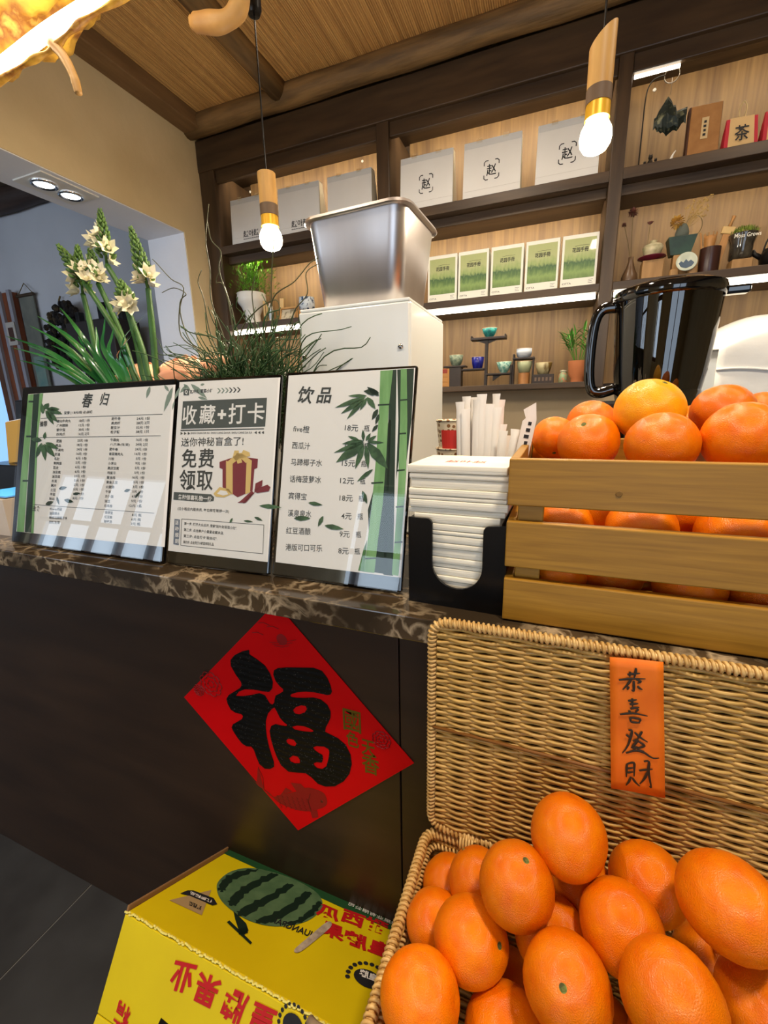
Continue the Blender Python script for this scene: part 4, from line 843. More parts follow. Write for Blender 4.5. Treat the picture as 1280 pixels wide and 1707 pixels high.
OB = [((.0416, .3955, .8797, .0371), 200, .2, 'topmost orange in the wicker basket, touching the lid'), ((-.0056, .3523, .8466, .0366), 10, .35, 'orange below and left of the topmost one in the basket'),
      ((-.0459, .3301, .7818, .0368), 55, .8, 'orange with its stem end to the upper right at the left of the basket pile'), ((-.0889, .3568, .7379, .0331), 300, -.5, 'orange half hidden against the left basket side'),
      ((-.0471, .3976, .7662, .0352), 330, -.6, 'orange peeping out behind the two upper left basket oranges'), ((.0895, .3546, .839, .0364), 170, -.4, 'smooth orange in the middle of the basket pile'),
      ((.1228, .4155, .8297, .0366), 120, -.6, 'orange behind the middle of the pile, close to the lid'), ((.165, .3577, .9031, .037), 75, 2.6, 'large orange at the right of the basket with its green stem end facing out'),
      ((.0425, .3007, .8254, .0366), 330, .9, 'front orange of the basket with a dried stem end at its upper left'), ((.1151, .295, .8663, .0368), 150, -.5, 'big blank orange at the front right of the basket'),
      ((-.0832, .2717, .7768, .0357), 250, -.4, 'orange in the front left corner of the basket'), ((-.0064, .2947, .7344, .0371), 190, -.3, 'orange at the bottom edge of the picture in the basket'),
      ((.1885, .4188, .7479, .0335), 100, -.6, 'shaded orange under the large right-hand one'), ((.0315, .3579, .7886, .0354), 200, -.6, 'shaded orange sunk in the centre of the basket pile'),
      ((-.0046, .3663, .6706, .037), 160, -.6, 'deep shaded orange low between the basket oranges'), ((.2222, .4057, .803, .0354), 110, -.4, 'orange cut off by the right picture edge in the basket'),
      ((-.0879, .4177, .7163, .0344), 200, -.7, 'dark orange in the back left corner of the basket'), ((.0605, .4177, .7919, .0342), 210, -.7, 'shaded orange wedged right below the topmost one'),
      ((.1977, .3452, .8218, .0355), 130, -.5, 'orange at the lower right picture corner in the basket')]
for i, (c, a, tw, lab) in enumerate(OB): place(new_orange(peel), c[:3], image_dir(a, tw), c[3], c[3] * 1.06, i * 1.1, lab, 'oranges in the wicker basket')
OC = [((.1198, .7026, 1.3068, .0445), 12, .75, 'yellowish orange crowning the pile in the crate, stem end in view'), ((.0462, .6902, 1.2631, .0419), 320, .9, 'orange with a small navel left of the crowning one'), ((.1262, .6324, 1.2658, .0418), 20, -.1, 'large orange right under the crowning one at the crate edge'),
      ((.2073, .6347, 1.2749, .0422), 120, 3.0, 'orange with a green stem end at the right of the crate top'), ((-.0008, .7514, 1.2662, .0338), 190, .5, 'orange at the back left corner of the crate'), ((-.0008, .8062, 1.2318, .0338), 190, -.5, 'orange just showing above the left crate edge'),
      ((.0553, .7999, 1.2837, .04), 30, -.6, 'orange behind the navelled one in the crate'), ((.2131, .7335, 1.3022, .0381), 40, -.6, 'orange in the back row right of the crowning one'), ((.2808, .7997, 1.2895, .0402), 30, -.6, 'rearmost orange at the right picture edge above the crate'), ((.2014, .8014, 1.2758, .0387), 0, -.6, 'orange peeping between the crowning one and the back row'),
      ((.0288, .767, 1.1386, .0424), 190, -.6, 'orange deep behind the left upper gap of the crate'), ((.0806, .7086, 1.1609, .0417), 190, -.6, 'orange deep behind the upper gap, second from left'), ((.1064, .5813, 1.1669, .0401), 190, -.6, 'orange close behind the upper gap in the middle of the crate'),
      ((.1596, .6571, 1.1822, .0421), 190, -.6, 'orange deep behind the middle of the upper gap'), ((.2022, .5875, 1.1692, .0407), 180, -.3, 'orange close behind the right of the upper gap'), ((.0171, .5764, 1.0969, .035), 190, -.6, 'small orange at the left of the lower crate gap'),
      ((.0838, .6016, 1.0992, .0374), 190, -.6, 'shaded orange second in the lower crate gap'), ((.1638, .581, 1.1021, .04), 60, 3.0, 'orange with its stem end facing out in the lower crate gap'), ((.2403, .5937, 1.1019, .04), 190, -.6, 'orange at the right end of the lower crate gap'),
      ((.018, .578, 1.168, .036), 190, -.6, 'small orange at the left of the upper crate gap')]
for i, (c, a, tw, lab) in enumerate(OC): place(new_orange(peel_y if i == 0 else peel), c[:3], image_dir(a, tw), c[3], c[3] * .95, i * 1.7, lab, 'oranges in the wooden crate')
taken = [(Vector(c[:3]), c[3]) for c, *_ in OB + OC]
def fill(xr, yr, zr, r, lab, grp, ok):
    z = zr[0]; lay = 0
    while z <= zr[1]:
        y = yr[0] + (r if lay % 2 else 0)
        while y <= yr[1]:
            x = xr[0] + (r if (lay + int(y * 50)) % 2 else 0)
            while x <= xr[1]:
                p = Vector((x, y, z))
                if ok(p) and all((p - q).length > r + s_ - .004 for q, s_ in taken):
                    taken.append((p, r)); place(new_orange(peel), p, (R() - .5, R() - .5, -1), r, r, R() * 6, lab, grp)
                x += r * 2.02
            y += r * 1.8
        z += r * 1.75; lay += 1
def behind(p, r=.036):                                     # a buried orange never covers one that shows
    d = p - CAM; L0 = d.length
    for c, *_ in OB:
        e_ = Vector(c[:3]) - CAM
        if d.angle(e_) < (r / L0 + c[3] / e_.length) * .85 and L0 < e_.length: return False
    return True
fill((BX0 + .045, BX1 - .045), (BY0 + .045, BY1 - .045), (BZ0 + .041, .83), .036, 'orange buried low in the basket under the others', 'buried basket oranges', lambda p: p.z < .66 or (behind(p) and p.z < .62 + 1.1 * (p.y - .14)))
fill((-.0, .34), (.60, .81), (1.062 + .04, 1.215), .038, 'orange buried inside the crate behind the slats', 'buried crate oranges', lambda p: True)

# ------------------------------------------------------------------ wooden crate of oranges
t = thing('wooden_crate', 'slatted pine crate heaped with oranges on the counter', 'crate', (-.047, .519, ZT))
CW, CD = .425, .335
for z0, z1 in ((.002, .058), (.074, .132), (.152, .208)):
    MB().bbox(0, CW, 0, .013, z0, z1, .0015).build('slat', bamboo_c, t); MB().bbox(0, CW, CD - .013, CD, z0, z1, .0015).build('slat', bamboo_c, t)
    MB().bbox(.0, .011, .0135, CD - .0135, z0, z1, .0015).build('side_slat', bamboo_c, t); MB().bbox(CW - .011, CW, .0135, CD - .0135, z0, z1, .0015).build('side_slat', bamboo_c, t)
for x in (.0115, CW - .0415):
    for y in (.0135, CD - .0335): MB().bbox(x, x + (.030), y, y + .020, .0, .200, .0015).build('corner_post', bamboo_c, t)
for k in range(5): MB().bbox(.012, CW - .012, .036 + k * .054, .084 + k * .054, .001, .009, .001).build('bottom_slat', bamboo_c, t)
kn = mat('knot', '#7d5a22', .7)
for x, z in ((.29, .022), (.117, .172)): MB().lathe([(.0035, 0), (.003, .0006), (0, .0006)], 12, TR(x, -.0002, z, rx=math.radians(90))).build('knot', kn, t)

# ------------------------------------------------------------------ ice machine with steel pan
t = thing('ice_machine', 'white enamelled ice machine behind the menu boards', 'ice machine', (-.398, .845, ZT))
MB().bbox(-.124, .124, .006, .268, 0, .468, .004).build('body', white_m, t)
MB().bbox(-.122, .122, -.002, .007, .004, .466, .003).build('front_panel', white_m, t)
for x, z in ((-.113, .378), (.105, .385)):
    s_ = MB().lathe([(.0055, 0), (.0055, .002), (.003, .004), (0, .004)], 16, TR(x, -.002, z, rx=math.radians(90))).build('screw', chrome, t, smooth=True)
    MB().box(x - .004, x + .004, -.0068, -.0058, z - .0007, z + .0007).build('slot', black_p, s_)
MB().bbox(-.122, .122, .004, .266, .468, .474, .002).build('top_plate', white_m, t)
t = thing('steel_pan', 'deep stainless steel food pan standing on the ice machine', 'pan', (-.392, .956, ZT + .4745), (0, 0, math.radians(-3)))
def rr_loop(w, d, r, z): return [(a, b_, z) for a, b_ in rrect(-w, w, -d, d, r, 5)]
lev = [rr_loop(.080, .070, .024, .004), rr_loop(.086, .076, .026, .0), rr_loop(.092, .082, .028, .005), rr_loop(.110, .098, .032, .164), rr_loop(.117, .105, .036, .168), rr_loop(.118, .106, .037, .163), rr_loop(.120, .108, .038, .165), rr_loop(.118, .106, .037, .1705), rr_loop(.108, .096, .031, .1695), rr_loop(.090, .080, .027, .007), rr_loop(.08, .07, .024, .006)]
n = len(lev[0]); vs = [p for l in lev for p in l]; fs = [tuple(range(n))[::-1]]
for i in range(len(lev) - 1):
    for k in range(n): fs.append((i * n + k, i * n + (k + 1) % n, (i + 1) * n + (k + 1) % n, (i + 1) * n + k))
fs.append(tuple(range((len(lev) - 1) * n, len(lev) * n)))
MB().add(vs, fs).build('pan_body', steel, t, smooth=True, angle=50)

# ------------------------------------------------------------------ juicer
smoke = mat('smoked_plastic', '#060607', .07, coat=.4, spec=.7); smoke2 = mat('smoked_inner', '#6e6850', .35)
t = thing('juicer', 'black smoked juicer hopper with loop handle behind the orange crate', 'juicer', (.176, .985, ZT))
t.scale = (.9, .9, 1)
MB().lathe([(.085, 0), (.088, .01), (.075, .03), (.060, .20), (.064, .235), (.067, .245)], 32).build('base', mat('juicer_grey', '#8f9498', .35, .4), t, smooth=True)
MB().lathe([(.060, .215), (.072, .22), (.076, .27), (.080, .285), (.079, .29)], 40).build('drum', smoke, t, smooth=True, angle=40)
vs = []; fs = []; n = 96; lv = ((.0775, .288), (.083, .32), (.0885, .38), (.094, .448))
for r, z in lv:
    for k in range(n): a = 2 * math.pi * k / n; rr = r * (1 - (.018 if k % 4 < 2 else 0)); vs.append((rr * math.cos(a), rr * math.sin(a), z))
for i in range(3):
    for k in range(n): fs.append((i * n + k, i * n + (k + 1) % n, (i + 1) * n + (k + 1) % n, (i + 1) * n + k))
MB().add(vs, fs).build('ribbed_hopper', smoke2, t, smooth=True, angle=30)
MB().lathe([(.0785, .286), (.084, .32), (.0895, .38), (.095, .449)], 48, cap=False).build('hopper_shell', clear_mat('smoke_shell', '#55534c', .04), t, smooth=True)
MB().lathe([(.095, .446), (.098, .449), (.099, .458), (.096, .466), (.080, .472), (.03, .474), (0, .474)], 48).build('lid', smoke, t, smooth=True, angle=40)
MB().bbox(.085, .135, -.012, .012, .448, .462, .004).build('lid_tab', smoke, t)
hp = spline([(-.092, 0, .445), (-.118, 0, .442), (-.131, 0, .415), (-.134, 0, .35), (-.128, 0, .30), (-.110, 0, .288), (-.080, 0, .295)], 6, False)
MB().tube(hp, .0085, 10, flat=1.3).build('handle', smoke, t, smooth=True)
MB().bbox(-.105, -.055, -.03, .03, .0, .272, .006).build('motor_block', black_p, t)

# ------------------------------------------------------------------ white machine under a cloth at the right edge
t = thing('covered_machine', 'pale blue-white kitchen machine at the right edge behind the oranges', 'machine', (.50, 1.27, ZT))
MB().bbox(-.155, .20, -.03, .20, 0, .395, .012, seg=3).build('housing', mat('machine_white', '#d4dde6', .35), t)
t = thing('cloth_cover', 'white cloth with grey piping hung over the pale machine', 'cloth', (.50, 1.236, ZT + .13))
cl = mat('white_cloth', '#e2e1dc', .9, bump=.4, bscale=30, bdist=.004)
mb = MB(); vs = []; fs = []; nu, nv = 26, 22
def edge(s_): return .135 - .155 * min(1, max(0, (s_ - .0) / .5)) if s_ < .5 else -.02
for j in range(nv + 1):
    for i in range(nu + 1):
        u = i / nu; v = j / nv; x = -.172 + .40 * u; bot = edge(u); top = .36 - .085 * (1 - min(1, u * 2.2)) ** 2
        z = bot + (top - bot) * v; bulge = .022 * math.sin(math.pi * v) + .006 * math.sin(9 * v + 4 * u) + .004 * math.sin(14 * u + 3 * v)
        y = -.004 - bulge + (.30 * max(0, v - .82) / .18 if v > .82 else 0); vs.append((x, y, z + (.0 if v < .82 else -.0)))
for j in range(nv):
    for i in range(nu): fs.append((j * (nu + 1) + i, j * (nu + 1) + i + 1, (j + 1) * (nu + 1) + i + 1, (j + 1) * (nu + 1) + i))
o = mb.add(vs, fs).build('drape', cl, t, smooth=True); s_ = o.modifiers.new('thickness', 'SOLIDIFY'); s_.thickness = .003
MB().tube([Vector(vs[i]) + Vector((0, -.003, 0)) for i in range(nu + 1)], .0035, 6).build('piping', mat('grey_piping', '#a9a89f', .8), t, smooth=True)
MB().tube([Vector(vs[11 * (nu + 1) + i]) + Vector((0, -.002, 0)) for i in range(nu + 1)], .003, 6).build('seam', cl, t, smooth=True)

# ------------------------------------------------------------------ pendant lamps
bulb_m = mat('bulb_glow', '#ffffff', .3, emit='#ffe9c4', es=26); pw = mat('pendant_wood', '#c79a55', .5, c2='#a87b3c', scale=6, stretch=(6, 6, 1)); pb = mat('pendant_band', '#5f4934', .6); brass = mat('socket_yellow', '#d9a52a', .35, .3)
def pendant(label, x, y, zb, ztop, slant, cord_top):
    """zb: bottom of bulb; ztop: top of the wooden sleeve"""
    t = thing('pendant_lamp', label, 'pendant lamp', (x, y, zb), (0, 0, 0), 'pendant lamps over the counter')
    z = [(0, 0), (.012, .001), (.022, .006), (.0285, .016), (.030, .028), (.028, .040), (.022, .051), (.018, .058), (.017, .062)]
    MB().lathe(z, 28).build('bulb', bulb_m, t, smooth=True)
    MB().lathe([(.0165, .057), (.0230, .057), (.0225, .082), (.0165, .082)], 28).build('socket', brass, t, smooth=True, angle=40)
    H = ztop - zb
    MB().lathe([(.0225, .0822), (.0235, .0822), (.0235, .108), (.0225, .108)], 28).build('dark_band', pb, t, smooth=True, angle=40)
    n = 28; vs = [(.023 * math.cos(2 * math.pi * k / n), .023 * math.sin(2 * math.pi * k / n), .108) for k in range(n)] + [(.0235 * math.cos(2 * math.pi * k / n), .0235 * math.sin(2 * math.pi * k / n), H + slant * .02 * math.cos(2 * math.pi * k / n)) for k in range(n)]
    fs = [tuple(range(n))[::-1], tuple(range(n, 2 * n))] + [(k, (k + 1) % n, n + (k + 1) % n, n + k) for k in range(n)]
    MB().add(vs, fs).build('wooden_sleeve', pw, t, smooth=True, angle=40)
    MB().tube([(0, 0, H - .004), (0, 0, cord_top - zb)], .0022, 8).build('cord', black_p, t)
    l = bpy.data.lights.new('bulb_light', 'POINT'); l.energy = 8; l.color = (1, .84, .62); l.shadow_soft_size = .03; o = bpy.data.objects.new('bulb_light', l); COL.objects.link(o); o.location = (x, y, zb - .04)
    return t
pendant('left pendant lamp with a straight wooden sleeve, hung before the paper bags', -.749, 1.1, 1.740, 1.9206, 0, 2.25)
pendant('right pendant lamp with a slanted wooden sleeve, hung before the shelf post', .0365, 1.1, 1.808, 2.000, .9, 2.76)

# ------------------------------------------------------------------ gnarled root lamp above the counter
rootw = mat('root_wood', '#dba93c', .55, c2='#8a5416', scale=20, detail=9, lo=.38, hi=.60, bump=.8, bscale=22, bdist=.012, c3='#e9bd5a')
rootp = mat('root_pale', '#c99c5a', .5, c2='#9a7040', scale=8, detail=6, bump=.3, bscale=25, bdist=.004)
t = thing('root_lamp', 'gnarled tree-root hanging lamp with a white light tube along its edge', 'hanging lamp', tuple(at(-60, -60, .78)))
O_ = Vector(t.location); L_ = lambda px, py, Y: at(px, py, Y) - O_
body = spline([tuple(L_(-330, 175, .62)), tuple(L_(-160, 75, .68)), tuple(L_(0, -20, .76)), tuple(L_(150, -125, .84)), tuple(L_(330, -150, .96)), tuple(L_(520, -190, 1.04))], 12, False)
rn = random.Random(5); mb = MB(); n = 40; vs = []; fs = []; m_ = len(body)
for i, p in enumerate(body):
    tn = (body[min(i + 1, m_ - 1)] - body[max(i - 1, 0)]).normalized(); u = tn.cross(Vector((0, 0, 1))).normalized(); w = u.cross(tn)
    for k in range(n):
        a = 2 * math.pi * k / n; r = .100 * (1 + .16 * math.sin(3 * a + i * .35) + .10 * math.sin(7 * a - i * .5) + .07 * math.sin(11 * a + i * .9)) * (.6 + .4 * min(1, (m_ - i) / 24)) + rn.uniform(-.005, .005)
        vs.append(p + u * (r * 1.1 * math.cos(a)) + w * (r * .8 * math.sin(a)))
for i in range(m_ - 1):
    for k in range(n): fs.append((i * n + k, i * n + (k + 1) % n, (i + 1) * n + (k + 1) % n, (i + 1) * n + k))
fs += [tuple(range(n))[::-1], tuple(range((m_ - 1) * n, m_ * n))]
mb.add(vs, fs).build('root_body', rootw, t, smooth=True)
tube_p = spline([tuple(L_(-200, 235, .60)), tuple(L_(-90, 175, .66)), tuple(L_(0, 113, .70)), tuple(L_(80, 52, .74)), tuple(L_(165, -2, .78)), tuple(L_(260, -60, .82))], 8, False)
MB().tube(tube_p, .0125, 14).build('light_tube', mat('root_tube', '#ffffff', .4, emit='#fff0d0', es=17), t, smooth=True)
lip = spline([tuple(L_(-200, 262, .60)), tuple(L_(-60, 175, .67)), tuple(L_(20, 121, .71)), tuple(L_(60, 97, .73)), tuple(L_(88, 82, .745)), tuple(L_(115, 55, .755)), tuple(L_(150, 27, .775)), tuple(L_(215, -10, .80)), tuple(L_(300, -70, .83))], 6, False)
MB().tube(lip, [.0065 + .002 * math.sin(i * .8) for i in range(len(lip))], 10, flat=.7).build('lip', rootw, t, smooth=True)
r1 = spline([tuple(L_(86, 72, .745)), tuple(L_(103, 90, .75)), tuple(L_(114, 108, .75)), tuple(L_(124, 130, .75)), tuple(L_(129, 148, .75)), tuple(L_(131, 156, .75))], 5, False)
MB().tube(r1, [.0105 - .005 * i / len(r1) + (.0012 if i > len(r1) * .6 else 0) for i in range(len(r1))], 10).build('root_tip', rootp, t, smooth=True)
r2 = spline([tuple(L_(404, -60, 1.0)), tuple(L_(402, -5, .99)), tuple(L_(392, 22, .98)), tuple(L_(372, 36, .97)), tuple(L_(345, 38, .965)), tuple(L_(320, 38, .96))], 6, False)
MB().tube(r2, [.019 - .0015 * math.sin(i * .5) - (.005 if i > len(r2) - 3 else 0) for i in range(len(r2))], 14).build('root_branch', rootp, t, smooth=True)
cp = at(426, 26, 1.1); MB().lathe([(.0, 0), (.014, .002), (.0185, .012), (.019, .10), (0, .10)], 24, Matrix.Translation(Vector((-.749, 1.1, cp.z)) - O_)).build('cord_canopy', black_p, t, smooth=True, angle=50)
for px, Y in ((40, .80), (330, .98)):
    p = at(px, -170, Y); MB().tube([p - O_, Vector((p.x, p.y, 2.76)) - O_], .003, 6).build('hanging_wire', black_p, t)

# ------------------------------------------------------------------ till corner at the left end of the counter
t = thing('card_terminal', 'white card terminal with a blue screen at the left counter end', 'card terminal', (-1.235, .61, ZT))
MB().prism([(-.085, .0), (.085, .0), (.085, .085), (-.085, .085)], -.05, .09).build('body', mat('ivory_plastic', '#d8c6b2', .4), t)
MB().bbox(-.078, .078, -.040, .080, .0855, .0875, .001).build('bezel', black_g, t)
MB().box(-.068, .062, -.030, .070, .0878, .0882).build('screen', mat('blue_screen', '#3f9bdc', .2, emit='#56b4ee', es=.8), t)
t = thing('receipt_box', 'black receipt printer box behind the white card terminal', 'printer', (-1.50, .80, ZT)); MB().bbox(-.12, .12, -.05, .10, 0, .13, .004).build('body', black_p, t); MB().bbox(-.11, .11, -.053, -.048, .02, .05, .001).build('slot', black_g, t)
t = thing('order_display', 'black display panel standing behind the receipt printer', 'display', (-1.66, .915, ZT)); MB().bbox(-.1, .1, -.0, .02, .0, .325, .004, TR(ry=math.radians(0), rx=math.radians(-8))).build('panel', black_p, t); MB().bbox(-.08, .08, -.02, .05, 0, .01, .002).build('foot', black_p, t)
t = thing('kraft_folder', 'yellow-brown kraft folder leaning on the black display', 'folder', (-1.51, .79, ZT + .132)); MB().bbox(-.035, .045, 0, .012, 0, .125, .002, TR(rx=math.radians(-10), ry=math.radians(-6))).build('cover', mat('kraft_card', '#c89a45', .7), t); MB().box(-.033, .043, .002, .010, .002, .127, TR(rx=math.radians(-10), ry=math.radians(-6))).build('pages', paper_w, t)
t = thing('tablet_till', 'cream tablet till whose top shows above the food menu board', 'tablet', (-.965, .70, ZT))
MB().bbox(-.135, .135, -.012, .014, .055, .345, .006, TR(rx=math.radians(-12)), seg=3).build('shell', mat('cream_plastic', '#e3d3bf', .4), t)
MB().box(-.128, .128, -.0135, -.0125, .065, .335, TR(rx=math.radians(-12))).build('screen', black_g, t)
MB().bbox(-.10, .10, -.02, .12, 0, .012, .003).build('stand_foot', MATS['cream_plastic'], t); MB().bbox(-.03, .03, .03, .05, .012, .2, .003).build('stand_neck', MATS['cream_plastic'], t)
# ------------------------------------------------------------------ shelf goods: paper bags
bagm = mat('bag_paper', '#dcdad6', .75, c2='#d2d0cc', scale=3); bag_side = mat('bag_side', '#e6d9bb', .8); tape = clear_mat('clear_tab', '#f6f3ea', .08, .2)
def bag(label, x0, x1, logo):
    w = (x1 - x0) / 2; t = thing('paper_bag', label, 'paper bag', ((x0 + x1) / 2, 2.14, ZA + .001), (0, 0, math.radians((R() - .5) * 3)), 'white paper bags on the top shelf')
    h = .226
    MB().add([(-w, 0, 0), (w, 0, 0), (w * .985, .012, h), (-w * .985, .012, h), (-w, .10, 0), (w, .10, 0), (w * .985, .05, h), (-w * .985, .05, h)], [(0, 1, 2, 3), (5, 4, 7, 6), (4, 0, 3, 7), (3, 2, 6, 7), (0, 4, 5, 1)]).build('body', bagm, t)
    MB().add([(w + .0003, .004, .002), (w + .0003, .096, .002), (w * .985 + .0003, .048, h - .002), (w * .985 + .0003, .014, h - .002)], [(0, 1, 2, 3)]).build('side_gusset', bag_side, t)
    MB().box(-w * .99, w * .99, -.0006, .0006, .040, .0406, TR(0, .002, 0)).build('fold_line', mat('bag_crease', '#bdbab4', .8), t)
    MB().box(-w * .97, w * .97, .0098, .0115, h - .024, h - .0005).build('top_band', mat('bag_band', '#c4c5c4', .7), t)
    for x in (-w * .45, w * .45): MB().box(x - .012, x + .012, .008, .014, h - .008, h + .007).build('clear_tab', tape, t)
    mb = MB(); M = TR(0, .0, 0, rx=math.radians(-3))
    if logo == 'row':
        put_text(mb, '赵아赵', -.045, .038, .055, .070, M, -.0012, .016); 
        for k in range(22): mb.box(-.044 + k * .0045, -.0412 + k * .0045, -.0016, -.0012, .028, .0325 - .001 * (k % 3), M)
    else:
        put_text(mb, '赵', -.021, .086, .021, .130, M, -.0012, .014)
        for sx in (-1, 1):
            for sz in (-1, 1): mb.tube([(sx * .014, -.0012, .108 + sz * .036), (sx * .024, -.0012, .108 + sz * .036), (sx * .031, -.0012, .108 + sz * .030), (sx * .031, -.0012, .108 + sz * .018)], .0018, 4, M)
    mb.build('logo', ink, t)
bag('white paper bag left of the left pendant lamp, lettering along its foot', -1.708, -1.468, 'row'); bag('white paper bag between left pendant and steel pan, lettering along its foot', -1.404, -1.163, 'row'); bag('white paper bag partly hidden by the steel pan rim, lettering at its foot', -1.118, -.880, 'row')
bag('white paper bag with a bracketed character, leftmost in the middle bay', -.738, -.492, 'mark'); bag('white paper bag with a bracketed character, centre of the middle bay', -.447, -.205, 'mark'); bag('white paper bag with a bracketed character, behind the right pendant bulb', -.146, .090, 'mark')
for px, py in ((417, 320), (604, 269), (1091, 150)):
    p = at(px, py, 2.1 + YB - .013); tag(MB().lathe([(.007, 0), (.006, .003), (0, .004)], 14, TR(rx=math.radians(90))).build('wall_cap', white_p, smooth=True), 'small white screw cap on the oak panel ' + {417: 'above the leftmost paper bag', 604: 'above the bag behind the steel pan', 1091: 'beside the hook stand'}[px], 'cap', 'white screw caps').location = p

# ------------------------------------------------------------------ boxes with a misty green print
field = bpy.data.materials.new('misty_print'); field.use_nodes = True; MATS['misty_print'] = field
N = field.node_tree.nodes; L = field.node_tree.links; b = N['Principled BSDF']; b.inputs['Roughness'].default_value = .45; b.inputs['Coat Weight'].default_value = .25
tc = N.new('ShaderNodeTexCoord'); sp = N.new('ShaderNodeSeparateXYZ'); L.new(tc.outputs['Object'], sp.inputs[0])
nz = N.new('ShaderNodeTexNoise'); nz.inputs['Scale'].default_value = 70; nz.inputs['Detail'].default_value = 6; mp = N.new('ShaderNodeMapping'); mp.inputs['Scale'].default_value = (1.2, 1, .5); L.new(tc.outputs['Object'], mp.inputs[0]); L.new(mp.outputs[0], nz.inputs['Vector'])
ma = N.new('ShaderNodeMath'); ma.operation = 'MULTIPLY_ADD'; ma.inputs[1].default_value = .055; L.new(nz.outputs['Fac'], ma.inputs[0]); L.new(sp.outputs['Z'], ma.inputs[2])
mr = N.new('ShaderNodeMapRange'); mr.inputs[1].default_value = .055; mr.inputs[2].default_value = .205; L.new(ma.outputs[0], mr.inputs[0])
rp = N.new('ShaderNodeValToRGB'); L.new(mr.outputs[0], rp.inputs[0]); e = rp.color_ramp.elements
e[0].position = 0; e[0].color = lin('#5f7a3e'); e[1].position = 1; e[1].color = lin('#a3ab72')
for po, co in ((.22, '#7f9a55'), (.38, '#50703c'), (.45, '#3f5f3a'), (.54, '#8ea162'), (.7, '#a9b07a')): q = e.new(po); q.color = lin(co)
L.new(rp.outputs[0], b.inputs['Base Color'])
bw = mat('box_white', '#e4e2d6', .5); lbl = ('leftmost of the row', 'second from the left', 'third in the row', 'fourth from the left', 'last beside the shelf post')
for i, (x0, x1) in enumerate(((-.600, -.463), (-.457, -.322), (-.312, -.175), (-.166, -.031), (-.021, .116))):
    w = (x1 - x0) / 2; t = thing('gift_box', 'white box with a misty green print and small lettering, ' + lbl[i], 'box', ((x0 + x1) / 2, 2.125, ZB + .001), (math.radians(-1.5), 0, math.radians((R() - .5) * 3)), 'green printed boxes')
    MB().bbox(-w, w, 0, .085, 0, .199, .0015).build('carton', bw, t)
    MB().box(-w + .009, w - .009, -.0008, .0002, .034, .184).build('landscape_print', field, t)
    mb = MB(); put_text(mb, 'CITTA', -w + .008, .0125, -w + .042, .0195, None, -.0006, .01)
    for k in range(3): mb.box(w - .03, w - .012 - .004 * (k % 2), -.0006, -.0002, .024 - k * .006, .0252 - k * .006)
    put_text(mb, '花园手冊', -.030, .132, .032, .150, None, -.0012, .02); mb.tube([(-.020, -.0012, .155), (.0, -.0012, .157), (.034, -.0012, .156)], .0005, 4)
    mb.build('lettering', ink, t)

# ------------------------------------------------------------------ tea things on the lower middle shelf
ebony = mat('ebony', '#1e1410', .45, c2='#2a1c15', scale=20)
def at_shelf(x, z): return (x, 2.19, z)
t = thing('tea_stand', 'small black tiered wooden stand for tea cups', 'display stand', (-.345, 2.20, ZCU + .001))
z0 = ZCU
def bar(nm, xa, xb, za, zb, d=.03): MB().bbox(xa + .345, xb + .345, -d, d, za - z0, zb - z0, .0015).build(nm, ebony, t)
bar('left_block', -.505, -.445, z0, 1.500, .026); bar('tier', -.532, -.425, 1.500, 1.508); bar('tier', -.442, -.335, 1.482, 1.490); bar('tier', -.325, -.212, 1.456, 1.464); bar('top_tray', -.402, -.240, 1.617, 1.628)
for x in (-.402, -.246): bar('tray_lip', x, x + .006, 1.6275, 1.637)
bar('main_post', -.336, -.322, z0, 1.617, .009); bar('post', -.216, -.207, z0, 1.50, .012); bar('side_frame', -.205, -.197, z0, 1.545, .02); bar('side_frame', -.117, -.110, z0, 1.53, .02); bar('tier', -.205, -.108, 1.519, 1.527)
for s_ in (-1, 1): MB().prism([(.016, 1.600 - z0), (.016 + s_ * .05, 1.617 - z0), (.016, 1.617 - z0)], -.006, .006).build('bracket', ebony, t)
for s_ in (1,): MB().prism([(.05, 1.43 - z0), (.09, 1.456 - z0), (.05, 1.456 - z0)], -.006, .006).build('bracket', ebony, t)
def cup(label, x, z, rt, rb, h, m_, foot=True, y=2.20):
    c = thing('tea_cup', label, 'tea cup', (x, y, z), (0, 0, 0), 'tea cups on the shelf'); pr = [(rb * .8, 0), (rb * .8, .004), (rb, .006)] if foot else [(rb, 0)]
    MB().lathe(pr + [((rb + rt) / 2 * 1.06, h * .5), (rt, h), (rt * .95, h), (rb * .95, h * .35), (0, h * .3)], 24).build('bowl', m_, c, smooth=True)
    MB().lathe([(rt * .945, h - .0005), (rt * .99, h + .0006), (rt * 1.005, h - .0008)], 24, cap=False).build('rim', mat('cup_rim', '#b59a72', .4), c, smooth=True)
tq = mat('glaze_teal', '#2f8f86', .25, c2='#1c5b5e', scale=60); cel = mat('glaze_celadon', '#9aa48a', .3, c2='#5f7263', scale=70); blu = mat('glaze_blue', '#2b2f9e', .25, c2='#1c1f66', scale=80, stretch=(1, 1, .3)); mint = mat('glaze_mint', '#b9d8c8', .3, c2='#5e9c90', scale=70, lo=.45, hi=.6); wb_ = mat('glaze_white_blue', '#d5dbe2', .25, c2='#6f8099', scale=25, stretch=(.3, .3, 2)); grn = mat('glaze_green', '#a3aa86', .3); drip = mat('glaze_drip', '#b7ac84', .3, c2='#6a5227', scale=45, stretch=(1, 1, .25), lo=.5, hi=.62)
cup('teal tea cup on the top tray of the black stand', -.318, 1.629, .035, .020, .040, tq); cup('speckled celadon cup on the left block of the stand', -.475, 1.509, .034, .024, .050, cel); cup('cobalt blue tea cup on the stand', -.370, 1.491, .030, .022, .053, blu, False)
